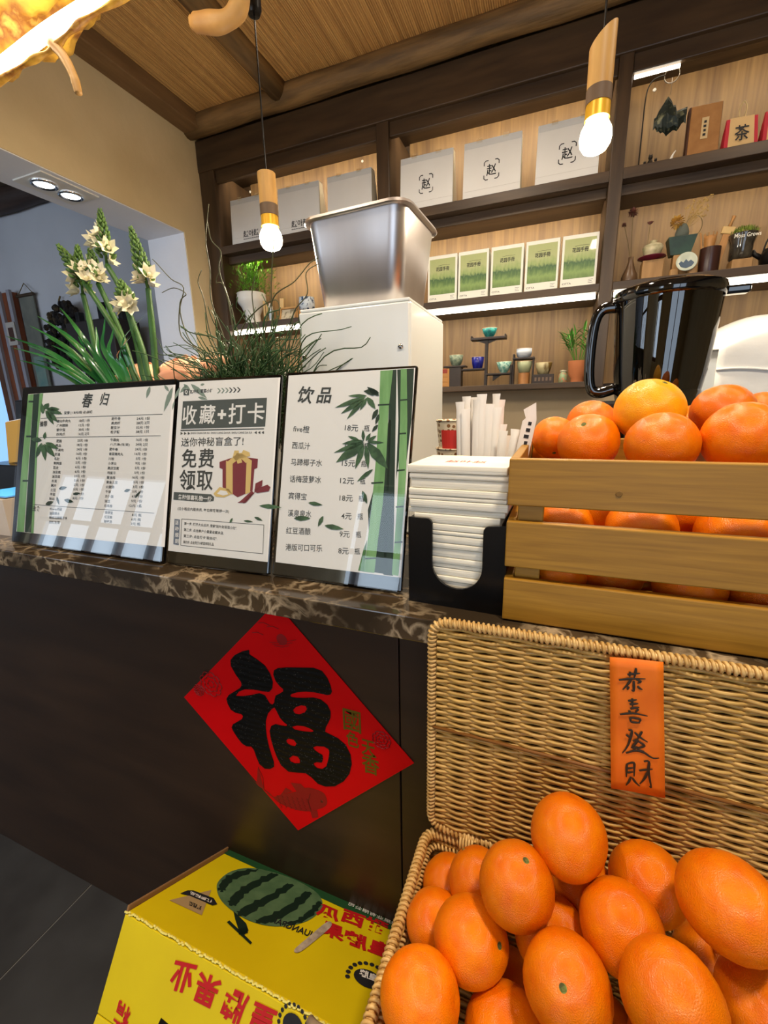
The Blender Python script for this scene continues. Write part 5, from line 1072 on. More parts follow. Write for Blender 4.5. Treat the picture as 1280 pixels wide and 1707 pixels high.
cup('mint speckled cup on the low right tier', -.245, 1.465, .036, .018, .050, mint); cup('white and blue striped cup on the high right tier', -.157, 1.528, .035, .030, .040, wb_); cup('pale green cup on the wooden cylinder', -.152, 1.463, .034, .024, .048, grn, False); cup('beige drip-glazed cup on the carved dark box', -.067, 1.452, .037, .024, .050, drip, False)
tag(MB().lathe([(.026, 0), (.026, .052), (0, .052)], 24).build('wooden_cylinder', mat('cyl_wood', '#b07c48', .5, c2='#8e5f34', scale=8, stretch=(6, 6, 1)), smooth=True, angle=40), 'small round wooden block under the pale green cup', 'block').location = (-.152, 2.20, ZCU + .001)
t = thing('carved_box', 'small dark carved box under the beige cup', 'box', (-.067, 2.20, ZCU + .001)); MB().bbox(-.047, .047, -.03, .03, 0, .041, .002).build('body', ebony, t)
for k in range(5): MB().box(-.036 + k * .016, -.027 + k * .016, -.0315, -.030, .012, .028).build('carved_panel', mat('carving', '#6a5648', .6), t)
t = thing('drawer_chest', 'tiny wooden drawer chest with a red square beside the white ice machine', 'chest', (-.548, 2.20, ZCU + .001)); MB().bbox(-.06, .045, -.03, .03, 0, .088, .002).build('body', mat('chest_wood', '#b5803f', .5), t)
for k in range(3): d = MB().bbox(-.055, .04, -.033, -.030, .004 + k * .022, .023 + k * .022, .001).build('drawer', MATS['chest_wood'], t); 
MB().box(.0, .036, -.0335, -.0302, .066, .086).build('red_square', mat('chest_red', '#8f2b16', .5), t)
t = thing('floral_jar', 'tiny lidded jar with a floral pattern beside the terracotta pot', 'jar', (.018, 2.19, ZCU + .001)); MB().lathe([(.014, 0), (.018, .004), (.019, .035), (.013, .045), (.013, .048)], 20).build('jar_body', mat('floral', '#8ea57c', .4, c2='#c76a55', scale=90, lo=.5, hi=.6, c3='#d8c98a'), t, smooth=True); MB().lathe([(.014, .048), (.014, .054), (0, .057)], 20).build('lid', mat('jar_lid', '#b8b29a', .4), t, smooth=True)
leafg = mat('palm_green', '#4d8a2a', .45, c2='#2f6a1c', scale=12); terra = mat('terracotta', '#c0764a', .8, c2='#b06a40', scale=9)
def blade(mb, p0, dirv, length, w, droop, seg=6, up=Vector((0, 0, 1))):
    d = Vector(dirv).normalized(); side = d.cross(up); side = side.normalized() if side.length > 1e-4 else Vector((1, 0, 0)); vs = []; p = Vector(p0)
    for i in range(seg + 1):
        s_ = i / seg; ww = w * (.35 + .65 * math.sin(math.pi * min(1, s_ * 1.1 + .08))) * (1 if s_ < .98 else .05)
        vs += [p - side * ww, p + Vector((0, 0, -ww * .25)), p + side * ww]; p = p + d * (length / seg); d = (d + Vector((0, 0, -droop / seg))).normalized()
    mb.add(vs, [f for i in range(seg) for f in ((3 * i, 3 * i + 1, 3 * i + 4, 3 * i + 3), (3 * i + 1, 3 * i + 2, 3 * i + 5, 3 * i + 4))])
t = thing('potted_palm', 'small green palm in a terracotta pot on the tea shelf', 'potted plant', (.078, 2.19, ZCU + .001))
MB().lathe([(.027, 0), (.027, .018), (.038, .034), (.043, .092), (.039, .092), (.036, .08), (0, .08)], 28).build('pot', terra, t, smooth=True, angle=60)
rn = random.Random(11)
for k in range(14):
    a = k * 2.4; mb = MB(); lean = .25 + .5 * rn.random(); d = Vector((math.cos(a) * lean, math.sin(a) * lean * .5, 1)).normalized(); p = Vector((math.cos(a) * .012, math.sin(a) * .012, .08)); ln = .085 + .055 * rn.random()
    tip = p + d * ln; mb.tube([p, p + d * ln * .5, tip], .0012, 4)
    for j in range(6):
        q = p + d * ln * (.5 + .1 * j); sd = 1 if j % 2 else -1; hx = Vector((-math.sin(a), math.cos(a) * .6, 0)) * sd; blade(mb, q, d * .5 + hx * .8 + Vector((math.cos(a) * .3, 0, .3)), .045 + .012 * rn.random(), .0045, 1.1)
    blade(mb, tip, d, .05, .0045, 1.2); mb.build('frond', leafg, t)

# ------------------------------------------------------------------ left bay
t = thing('fern_pot', 'bright asparagus fern in a flared white pedestal vase', 'potted plant', (-1.668, 2.21, ZB + .001))
MB().lathe([(.048, 0), (.048, .006), (.044, .03), (.042, .06), (.060, .10), (.078, .125), (.082, .15), (.078, .165), (.081, .172), (.074, .172), (.070, .15), (0, .14)], 36).build('vase', mat('white_glaze', '#e6e3dc', .25), t, smooth=True)
mb = MB(); rn = random.Random(4)
for k in range(560):
    a = rn.random() * 6.283; e_ = rn.random() ** .7 * 1.7 - .2; r0 = .05 + .115 * rn.random(); c = Vector((math.cos(a) * math.cos(e_) * r0 * 1.15 + .01, math.sin(a) * math.cos(e_) * r0 * .6, .17 + math.sin(e_) * r0 * 1.25)); d = (c - Vector((0, 0, .12))).normalized()
    for j in range(4): blade(mb, c, d + Vector((rn.uniform(-1, 1), rn.uniform(-1, 1), rn.uniform(-.6, .6))) * .8, .022, .0012, .4, 2)
stuff(mb.build('fern_foliage', mat('fern_green', '#6aa51e', .5, c2='#3f7d14', scale=14), t))
for k, (a, l) in enumerate(((.3, .16), (1.9, .15), (2.8, .17), (4.2, .14), (1.2, .2))): MB().tube([(0, 0, .14), (math.cos(a) * .05, math.sin(a) * .03, .14 + l * .6), (math.cos(a) * .09, math.sin(a) * .05, .14 + l)], .0012, 4).build('fern_stem', leafg, t)
t = thing('reagent_vial', 'slim white vial with a label beside the white vase', 'vial', (-1.515, 2.17, ZB + .001)); MB().lathe([(.011, 0), (.012, .004), (.012, .085), (.008, .092), (.008, .10)], 18).build('tube', white_p, t, smooth=True); MB().lathe([(.0122, .02), (.0122, .07)], 18, cap=False).build('label_band', mat('vial_label', '#b9c4cc', .5), t, smooth=True)
for i, (x, h, lab) in enumerate(((-1.565, .12, 'thin'), (-1.548, .10, 'short'))):
    t = thing('incense_holder', lab + ' wooden incense tube between vase and vial', 'tube', (x, 2.18, ZB + .001)); MB().lathe([(.006, 0), (.006, h), (.004, h), (.004, h - .02), (0, h - .02)], 12).build('tube', mat('pale_bamboo', '#d2b27a', .5), t, smooth=True, angle=40)
t = thing('bamboo_slip', 'upright bamboo slip standing behind the white vial', 'bamboo slip', (-1.488, 2.23, ZB + .001)); MB().bbox(-.012, .012, -.004, .004, 0, .135, .002, TR(ry=math.radians(4))).build('slip', MATS['pale_bamboo'], t)
def frame(label, x, y, z, w, h, lean, yaw=0):
    t = thing('picture_frame', label, 'picture frame', (x, y, z), (math.radians(lean), 0, math.radians(yaw))); fw = mat('frame_oak', '#b58a54', .5, c2='#9c7443', scale=10)
    for xa, xb, za, zb in ((-w, w, 0, .01), (-w, w, h - .01, h), (-w, -w + .01, .01, h - .01), (w - .01, w, .01, h - .01)): MB().bbox(xa, xb, -.008, .006, za, zb, .001).build('frame_bar', fw, t)
    MB().box(-w + .01, w - .01, .0, .003, .01, h - .01).build('picture', mat('sepia_picture', '#c9bda2', .6, c2='#86795f', scale=40, lo=.5, hi=.62), t)
frame('small oak picture frame between the vial and the blue pot', -1.425, 2.19, ZB + .001, .055, .082, -16)
frame('oak picture frame on the low left shelf half hidden by curly grass', -1.49, 2.18, ZCU + .001, .075, .155, -8, 4); frame('oak picture frame on the low left shelf beside the ice machine', -1.325, 2.18, ZCU + .001, .07, .165, -8, -3)
t = thing('blue_white_pot', 'small blue and white porcelain pot on a wooden block', 'pot', (-1.295, 2.19, ZB + .001)); MB().bbox(-.05, .05, -.035, .035, 0, .045, .002).build('block', MATS['chest_wood'], t)
MB().lathe([(.03, .046), (.042, .056), (.044, .085), (.040, .105), (.042, .11), (.037, .11), (.036, .09), (0, .085)], 28).build('pot_body', mat('blue_white', '#cfd8df', .2, c2='#27405f', scale=45, lo=.47, hi=.55), t, smooth=True)

# ------------------------------------------------------------------ right bay, upper shelf
wire = mat('dark_wire', '#2a2622', .4, .6); yS = 2.18
t = thing('hook_stand', 'slim dark wire hook stand with a ring on the upper right shelf', 'stand', (.235, yS, ZA + .001))
MB().tube([(0, 0, .004), (0, 0, .22)] + [tuple(p) for p in spline([(0, 0, .22), (.004, 0, .27), (.018, 0, .297), (.04, 0, .305), (.058, 0, .305)], 5, False)][1:], .0022, 8).build('rod', wire, t, smooth=True)
MB().tube([(.080 + .024 * math.cos(a), 0, .300 + .024 * math.sin(a)) for a in [2 * math.pi * i / 24 for i in range(25)]], .0018, 6).build('ring', mat('silver_wire', '#8c8478', .3, .9), t, smooth=True)
MB().lathe([(.02, 0), (.02, .004), (0, .005)], 20).build('foot', wire, t)
t = thing('mountain_ornament', 'dark green mountain-shaped ornament hanging from the hook stand', 'ornament', (.315, yS - .012, 2.415))
MB().tube([(0, 0, .058), (.001, 0, .03), (0, 0, .005)], .0008, 5).build('chain', MATS['silver_wire'], t)
mtn = mat('mountain_green', '#1c2622', .35, .3, c2='#6a6a50', scale=50, lo=.55, hi=.68, bump=.6, bscale=80)
mb = MB(); rn = random.Random(2); nu, nv = 16, 9; vs = []; prof = [-.005, -.02, -.045, -.06, -.055, -.035, -.005, .004, -.012, -.035, -.048, -.034, -.05, -.04, -.048, -.052, -.058]
for i in range(nu + 1):
    x = -.045 + .105 * i / nu; base = -.068 + .018 * i / nu
    topz = .002 - abs(i - 6) * .011 + (.014 if i == 10 else 0) + (.016 if i == 13 else 0) + rn.uniform(-.004, .004); topz = max(topz, base + .004); bot = -.085 - .028 * math.sin(math.pi * i / nu) - rn.uniform(0, .014)
    for k in range(8): a = 2 * math.pi * k / 8; hh = (topz + bot) / 2 + (topz - bot) / 2 * math.sin(a); vs.append((x, .018 * math.cos(a) * math.sin(math.pi * (i + .3) / (nu + .6)), hh))
mb.add(vs, [(i * 8 + k, i * 8 + (k + 1) % 8, (i + 1) * 8 + (k + 1) % 8, (i + 1) * 8 + k) for i in range(nu) for k in range(8)] + [tuple(range(8))[::-1], tuple(range(nu * 8, nu * 8 + 8))]); mb.build('mountain', mtn, t)
bronze = mat('bronze', '#2c2620', .4, .5)
for i, (x, s_, lab) in enumerate(((.252, .7, 'leftmost small'), (.270, 1.2, 'tallest'), (.288, .8, 'rightmost small'))):
    t = thing('figurine', lab + ' of the dark bronze figurines under the mountain ornament', 'figurine', (x, yS - .03, ZA + .001), (0, 0, 0), 'bronze figurines'); t.scale = (s_, s_, s_)
    MB().lathe([(.009, 0), (.010, .004), (.007, .018), (.004, .024), (0, .025)], 14).build('body', bronze, t, smooth=True); MB().ball((0, 0, .030), .0065, 12, 8).build('head', bronze, t, smooth=True)
    for sx in (-1, 1): MB().lathe([(.002, 0), (0, .006)], 6, TR(sx * .004, 0, .034)).build('ear', bronze, t)
t = thing('horn_ornament', 'small curved white horn ornament beside the brown box', 'ornament', (.335, yS - .03, ZA + .001)); MB().tube(spline([(0, 0, 0), (.003, 0, .015), (.008, 0, .03), (.016, 0, .042)], 5, False), [.006 * (1 - i / 17) + .0008 for i in range(16)], 8).build('horn', white_p, t, smooth=True)
t = thing('brown_gift_box', 'flat brown box with a small pale label on the upper right shelf', 'box', (.440, yS, ZA + .001), (math.radians(-4), 0, math.radians(2))); MB().bbox(-.052, .052, 0, .03, 0, .19, .002).build('tray', mat('box_dark', '#4a2a1c', .6), t); MB().bbox(-.047, .050, -.004, .0, .003, .187, .001).build('cover', mat('box_brown', '#a2703a', .6, c2='#94642f', scale=30), t)
MB().box(-.010, .012, -.0055, -.004, .075, .145).build('label', mat('box_label', '#c9ad7e', .7), t); mb = MB()
for k in range(4): mb.box(-.003 - .001 * (k % 2), .005, -.0061, -.0056, .126 - k * .014, .134 - k * .014)
mb.build('lettering', ink, t)
redp = mat('tea_red', '#b3122c', .5); craft = mat('tea_kraft', '#cba873', .7)
def teabag(label, x):
    t = thing('tea_packet', label, 'tea packet', (x, yS - .02, ZA + .001), (0, 0, math.radians(4)), 'red tea packets')
    MB().add([(-.052, 0, 0), (.052, 0, 0), (.052, .055, 0), (-.052, .055, 0), (-.047, .024, .118), (.047, .024, .118), (.047, .030, .118), (-.047, .030, .118)], [(0, 1, 5, 4), (2, 3, 7, 6), (3, 0, 4, 7), (1, 2, 6, 5), (4, 5, 6, 7), (3, 2, 1, 0)]).build('packet', redp, t)
    MB().add([(-.040, -.0016 + .004, .020), (.040, .0024, .020), (.036, .0245, .121), (-.036, .0245, .121), (.036, .031, .121), (-.036, .031, .121)], [(0, 1, 2, 3), (3, 2, 4, 5)]).build('wrap_label', craft, t)
    MB().tube(spline([(-.008, .027, .12), (-.010, .027, .15), (.0, .027, .168), (.010, .027, .15), (.008, .027, .12)], 6, False), .0035, 6, flat=.4).build('ribbon', mat('ribbon_cream', '#d8c08a', .6), t, smooth=True)
    mb = MB(); put_text(mb, '茶', -.022, .0, .022, .055, TR(0, -.001, .038, rx=math.radians(-12)), .003, .012); mb.build('character', ink, t)
teabag('red tea packet with a kraft label beside the brown box', .555); teabag('red tea packet cut off by the right picture edge', .668)

# ------------------------------------------------------------------ right bay, lower shelf
zs = ZB + .001; blockw = mat('block_wood', '#a9814f', .55, c2='#8e6a3e', scale=5, stretch=(6, 6, 1))
t = thing('bud_vase', 'brown bottle vase with dried flower heads beside the shelf post', 'vase', (.243, yS, zs)); MB().lathe([(.026, 0), (.030, .01), (.029, .03), (.016, .06), (.009, .085), (.010, .10), (.007, .10), (0, .09)], 24).build('vase_body', mat('brown_glaze', '#5e4630', .35), t, smooth=True)
dry = mat('dried_flower', '#5a3136', .8, c2='#7b4a3a', scale=60); dstem = mat('dried_stem', '#6b5a36', .8)
for hx, hz, r in ((-.010, .262, .021), (-.037, .222, .011)):
    MB().tube([(0, 0, .08), (hx * .5, 0, .16), (hx, 0, hz)], .0013, 5).build('dried_stem', dstem, t); mb = MB()
    for k in range(46): a = k * 2.4; e_ = math.asin(1 - 1.6 * k / 46); d = Vector((math.cos(a) * math.cos(e_), math.sin(a) * math.cos(e_), math.sin(e_))); blade(mb, Vector((hx, 0, hz)), d, r, r * .22, .2, 3)
    mb.build('dried_head', dry, t)
t = thing('seed_pod', 'single dried pod on a thin stem above the lidded bowl', 'dried flower', (.300, yS + .05, zs)); MB().tube([(0, 0, 0), (.003, 0, .12), (.005, 0, .228)], .0011, 5).build('stem', dstem, t); mb = MB()
for k in range(14): a = k * 2.4; blade(mb, (.005, 0, .226), (math.cos(a), math.sin(a), .6), .016, .004, -.6, 3)
mb.build('pod', dry, t)
tag(MB().bbox(-.037, .037, -.03, .03, 0, .075, .002).build('wooden_block', blockw), 'square wooden block under the lidded tea bowl', 'block').location = (.320, yS, zs)
t = thing('lidded_bowl', 'cream lidded tea bowl on a dark red saucer', 'tea bowl', (.316, yS - .005, zs + .0765)); MB().lathe([(.02, 0), (.022, .003), (.050, .010), (.049, .013), (.02, .006), (0, .006)], 30).build('saucer', mat('wine_glaze', '#5a1222', .3), t, smooth=True)
MB().lathe([(.018, .007), (.020, .011), (.032, .030), (.037, .047), (.035, .047), (.028, .03), (0, .015)], 30).build('bowl', mat('cream_glaze', '#c9bd9a', .35, c2='#8f8a66', scale=30), t, smooth=True); MB().lathe([(.036, .048), (.030, .056), (.012, .063), (.010, .066), (.013, .071), (.009, .071), (0, .069)], 30).build('lid', MATS['cream_glaze'], t, smooth=True)
t = thing('dish_stand', 'pale wooden block stand with two rounded feet', 'block', (.425, yS, zs)); MB().bbox(-.033, .033, -.0, .04, 0, .088, .002).build('upright', blockw, t)
for x in (-.028, .034): MB().bbox(x - .016, x + .016, -.03, .0, 0, .034, .008, seg=3).build('foot', blockw, t)
t = thing('painted_dish', 'small round dish with a blue painting leaning on the wooden stand', 'dish', (.432, yS - .030, zs + .050), (math.radians(78), 0, 0)); MB().lathe([(0, -.004), (.02, -.003), (.034, .004), (.036, .007), (.034, .008), (.02, .002), (0, .001)], 32).build('dish_body', mat('dish_glaze', '#b8bfae', .25), t, smooth=True)
MB().prismz([(-.026, -.004), (-.018, .004), (-.010, -.002), (-.002, .010), (.006, .0), (.014, .006), (.026, -.006), (.018, -.018), (0, -.024), (-.018, -.018)], .0025, .0046).build('painted_hills', mat('dish_blue', '#2f4a63', .3), t)
t = thing('green_planter', 'dark green square planter with dried flowers on the wooden stand', 'planter', (.415, yS + .022, zs + .0895)); gp_ = mat('green_glaze', '#1e3020', .4, c2='#2b4530', scale=20)
MB().add([(-.034, -.02, 0), (.034, -.02, 0), (.034, .02, 0), (-.034, .02, 0), (-.048, -.03, .062), (.048, -.03, .062), (.048, .03, .062), (-.048, .03, .062), (-.046, -.028, .064), (.046, -.028, .064), (.046, .028, .064), (-.046, .028, .064)], [(3, 2, 1, 0), (0, 1, 5, 4), (1, 2, 6, 5), (2, 3, 7, 6), (3, 0, 4, 7), (4, 5, 9, 8), (5, 6, 10, 9), (6, 7, 11, 10), (7, 4, 8, 11), (8, 9, 10, 11)]).build('planter_body', gp_, t)
MB().lathe([(.022, .06), (.024, .08), (.018, .10), (.012, .11), (0, .112)], 18).build('grey_bundle', mat('grey_felt', '#5a6058', .9), t, smooth=True)
mb = MB(); 
for k in range(60): a = k * 2.4; e_ = math.asin(1 - 2 * (k + .5) / 60); d = Vector((math.cos(a) * math.cos(e_), math.sin(a) * math.cos(e_), math.sin(e_))); blade(mb, Vector((-.022, -.01, .118)) + d * .012, d + Vector((-d.y, d.x, 0)) * .8, .016, .006, .1, 3)
mb.build('yellow_rose', mat('dried_yellow', '#cfa64e', .8, c2='#b98c3a', scale=60), t)
MB().tube([(.035 + .028 * math.cos(a), -.005, .098 + .036 * math.sin(a)) for a in [2 * math.pi * i / 24 for i in range(25)]], .0015, 5).build('twig_ring', dstem, t); mb = MB(); rn = random.Random(9)
for k in range(16):
    tip = Vector((.005 + rn.uniform(-.01, .075), rn.uniform(-.02, .02), .15 + rn.uniform(-.02, .045))); mb.tube([(.01, 0, .09), (tip.x * .6, tip.y, tip.z * .8), tip], .0007, 4)
    for j in range(4): mb.ball(tip + Vector((rn.uniform(-.008, .008), 0, rn.uniform(-.012, .004))), .0028, 6, 4)
stuff(mb.build('dried_sprigs', mat('sprig', '#a88a4c', .8), t))
t = thing('brush_pot', 'dark brown cylindrical brush pot on the lower right shelf', 'brush pot', (.513, yS, zs)); MB().lathe([(.033, 0), (.034, .002), (.034, .096), (.030, .096), (.029, .01), (0, .008)], 30).build('pot_wall', mat('pot_brown', '#3a211a', .3), t, smooth=True, angle=40)
tan = mat('bamboo_tan', '#b9854a', .5, c2='#a06f3a', scale=10, stretch=(6, 6, 1))
t = thing('bamboo_whisk', 'tan bamboo tea whisk standing in the brush pot', 'whisk', (.507, yS, zs + .05)); MB().lathe([(.014, 0), (.016, .05), (.020, .075), (.018, .088)], 18).build('whisk_body', tan, t, smooth=True)
for k in range(9): a = k * .7; MB().tube([(.016 * math.cos(a), .016 * math.sin(a), .07), (.021 * math.cos(a), .021 * math.sin(a), .098)], .0014, 4).build('tine', tan, t)
t = thing('flat_brush', 'pale flat brush with a knobbed handle standing in the brush pot', 'brush', (.535, yS, zs + .03), (0, math.radians(12), 0)); MB().bbox(-.012, .012, -.003, .003, 0, .11, .001).build('blade', tan, t); MB().bbox(-.021, .021, -.006, .006, .11, .135, .003).build('ferrule', mat('brush_pale', '#d0ad70', .5), t); MB().tube([(0, 0, .134), (.002, 0, .155), (.003, 0, .170)], [.006, .0045, .0065], 10).build('handle', tan, t, smooth=True)
t = thing('bamboo_scoop', 'thin bamboo scoop leaning left in the brush pot', 'scoop', (.49, yS, zs + .04), (0, math.radians(-8), 0)); MB().tube([(0, 0, 0), (0, 0, .10), (-.002, -.003, .115)], .003, 6).build('scoop', tan, t)
tag(MB().bbox(-.032, .032, -.03, .03, 0, .040, .002).build('wooden_block', blockw), 'low wooden block under the moss jar', 'block').location = (.612, yS, zs)
t = thing('moss_jar', 'clear jar of green moss with white lettering on the lower right shelf', 'jar', (.610, yS, zs + .0405)); MB().lathe([(.030, 0), (.036, .006), (.037, .05), (.046, .085), (.046, .088)], 30).build('jar_body', mat('dark_glass', '#2a2620', .08, c2='#4b4438', scale=30, coat=.5), t, smooth=True)
mb = MB(); rn = random.Random(6)
for k in range(260): a = rn.random() * 6.28; r_ = .046 * rn.random() ** .5; p = Vector((r_ * math.cos(a), r_ * math.sin(a), .082 + .022 * (1 - (r_ / .046) ** 2))); blade(mb, p, Vector((rn.uniform(-.6, .6), rn.uniform(-.6, .6), 1)), .018, .0014, .8, 2)
stuff(mb.build('moss', mat('moss_green', '#7f8f35', .9, c2='#5d7024', scale=30), t)); mb = MB(); put_text(mb, 'Moss Grows', -.040, .066, .040, .080, TR(0, -.046, 0, rx=math.radians(4)), 0, .01); mb.build('lettering', mat('white_ink', '#e4dfd0', .5), t)
t = thing('dark_teapot', 'dark teapot at the right picture edge on the lower right shelf', 'teapot', (.725, yS, zs)); MB().lathe([(.03, 0), (.05, .02), (.055, .045), (.04, .07), (.02, .075), (.006, .085), (0, .09)], 28).build('pot_body', mat('iron', '#1d1a18', .35, .4), t, smooth=True); MB().tube([(-.045, 0, .04), (-.07, 0, .055), (-.078, 0, .07)], [.010, .008, .006], 10).build('spout', MATS['iron'], t, smooth=True); MB().tube(spline([(.045, 0, .06), (.03, 0, .11), (-.03, 0, .11), (-.045, 0, .06)], 5, False), .003, 6).build('handle', MATS['iron'], t, smooth=True)

# ------------------------------------------------------------------ flowers behind the menu boards
YF = .90
vase_m = mat('vase_ceramic', '#cfcbc2', .35)
def pot(name, label, x, y, r, h):
    t = thing(name, label, 'vase', (x, y, ZT)); MB().lathe([(r * .7, 0), (r, h * .2), (r * .95, h * .7), (r * .75, h * .92), (r * .8, h), (r * .7, h), (r * .65, h * .8), (0, h * .75)], 30).build('vase_body', vase_m, t, smooth=True)
pot('flower_vase', 'pale vase of cut flowers hidden behind the food menu board', -1.0, YF, .075, .25); pot('grass_vase', 'pale vase of curly grass hidden behind the gift menu board', -.63, .80, .072, .26)
stem_g = mat('stem_green', '#3f6a2a', .45, c2='#2b4f1e', scale=10); budg = mat('bud_green', '#55762f', .55, c2='#38561f', scale=60); petal = mat('petal_cream', '#efe6cf', .6, c2='#e2dcb4', scale=30)
def blossom(parent, p, d, s_):
    mb = MB(); d = Vector(d).normalized(); a_ = d.orthogonal().normalized(); b_ = d.cross(a_)
    for k in range(6): an = k * math.pi / 3; o_ = a_ * math.cos(an) + b_ * math.sin(an); blade(mb, p, d * .8 + o_ * .75, s_, s_ * .30, .15, 4, up=d)
    mb.ball(p + d * s_ * .3, s_ * .14, 6, 5); mb.build('blossom', petal, parent)
FS = [((167, 352), (178.4, 442), (204.7, 491), (227.7, 570), (243, 640), .895, [(147, 405), (168, 392), (188, 416), (177, 412)], 'tallest white star-flower stem in the vase'), ((218.6, 381), (247, 481), (251, 520), (256, 570), (264, 640), .875, [(234, 463), (256, 458), (240, 470)], 'white star-flower stem standing furthest right'),
      ((98, 410), (140.7, 471), (170, 515), (200, 565), (230, 640), .885, [(122, 468), (137, 450), (150, 463)], 'white star-flower stem leaning furthest left'), ((129, 411), (138, 490), (148, 530), (160, 590), (168, 640), .915, [(124, 486)], 'thick leafy star-flower stem between the leftmost ones'),
      ((150.5, 417), (163.7, 473), (180, 507), (205, 565), (232, 640), .905, [(155, 445), (172, 466), (169, 453)], 'white star-flower stem just left of the tallest'), ((201, 470), (211, 504), (221, 537), (238, 585), (252, 640), .89, [(198, 517), (223, 515), (217, 508)], 'short star-flower stem with a low blossom in the middle')]
for tip, hb, m1, m2, e_, Y, bl, lab in FS:
    base = Vector((-1.0 + R() * .03, YF, ZT + .20)); t = thing('star_flower', lab, 'flower', base, (0, 0, 0), 'white star-flower stems'); W_ = lambda q: at(q[0], q[1], Y) - base
    ps = spline([(0, 0, 0), tuple(W_(e_)), tuple(W_(m2)), tuple(W_(m1)), tuple(W_(hb))], 5, False); MB().tube(ps, [.0076 if i < 16 else .0066 for i in range(len(ps))], 8).build('stem', stem_g, t, smooth=True)
    mb = MB(); A = W_(hb); B = W_(tip); ax = B - A; ln = ax.length; axn = ax.normalized(); o1 = axn.orthogonal().normalized(); o2 = axn.cross(o1); mb.tube([A, A.lerp(B, .5), B], [.0042, .003, .001], 6)
    nb = int(60 * ln / .15) + 20
    for k in range(nb):
        s_ = .12 + .88 * k / nb; an = k * 2.4; rad = .022 * (1 - s_) ** .6 + .002; d = (o1 * math.cos(an) + o2 * math.sin(an)) * (1.15 - s_) + axn * 1.2; d.normalize(); p = A + ax * s_ + (o1 * math.cos(an) + o2 * math.sin(an)) * rad * .55
        Mq = Matrix.Translation(p) @ d.to_track_quat('Z', 'Y').to_matrix().to_4x4(); L2_ = .020 * (1.1 - .6 * s_); mb.lathe([(0, 0), (L2_ * .26, L2_ * .3), (L2_ * .22, L2_ * .7), (0, L2_)], 6, Mq)
    mb.build('bud_spike', budg, t, smooth=True)
    for q in bl:
        p = W_(q); c = A.lerp(B, max(0, min(1, (p - A).dot(axn) / ln))); d = (p - c) + Vector((0, -.02, .012)); blossom(t, c + (p - c) * .45, d, .034)
    blossom(t, A + axn * .008 + o1 * .005, o1 + Vector((0, -.5, .3)), .027)
leafm = mat('strap_leaf', '#2f7a3c', .22, c2='#1d5a2c', scale=9, coat=.5)
t = thing('strap_leaf_plant', 'fan of glossy strap leaves arching left behind the food menu board', 'plant', tuple(Vector((-1.08, .90, ZT + .235))))
O2 = Vector(t.location); rn = random.Random(8)
for tip, mid in (((8, 560), (90, 590)), ((21, 580), (100, 605)), ((61, 526), (125, 570)), ((50, 543), (120, 585)), ((100, 513), (140, 565)), ((65, 593), (120, 612)), ((60, 600), (110, 618)), ((244, 522), (205, 570)), ((130, 560), (150, 600)), ((85, 575), (130, 600)), ((110, 590), (140, 615)), ((175, 530), (172, 580)), ((190, 545), (182, 590)), ((145, 535), (160, 585)), ((30, 600), (100, 622)), ((75, 560), (130, 595)), ((95, 550), (140, 590)), ((215, 560), (195, 600)), ((160, 545), (166, 595)), ((120, 570), (150, 605)), ((45, 575), (115, 608)), ((230, 545), (200, 590))):
    Yt = .83 + .12 * rn.random(); a = Vector((rn.uniform(-.025, .025), rn.uniform(-.02, .02), -.02)); m_ = at(*mid, Yt) - O2; e_ = at(*tip, Yt + rn.uniform(-.03, .03)) - O2
    ps = spline([tuple(a), tuple(a.lerp(m_, .6) + Vector((0, 0, .01))), tuple(m_), tuple(m_.lerp(e_, .55) + Vector((0, 0, .004))), tuple(e_)], 4, False); vs = []; n = len(ps)
    for i, p in enumerate(ps):
        d = (ps[min(i + 1, n - 1)] - ps[max(i - 1, 0)]).normalized(); sd = d.cross(Vector((.2, -.5, .85))).normalized(); w = .0072 * (1 - (i / (n - 1)) ** 2.2) * (.5 + .5 * min(1, i / 5)) + .0004; nn = sd.cross(d); vs += [p - sd * w, p - nn * w * .25, p + sd * w]
    MB().add(vs, [f for i in range(n - 1) for f in ((3 * i, 3 * i + 1, 3 * i + 4, 3 * i + 3), (3 * i + 1, 3 * i + 2, 3 * i + 5, 3 * i + 4))]).build('leaf', leafm, t, smooth=True)
MB().tube([(0, 0, -.16), (0, 0, -.02)], .012, 8).build('leaf_base', stem_g, t)
peach = mat('rose_peach', '#f7c09c', .6, c2='#f0a880', scale=8)
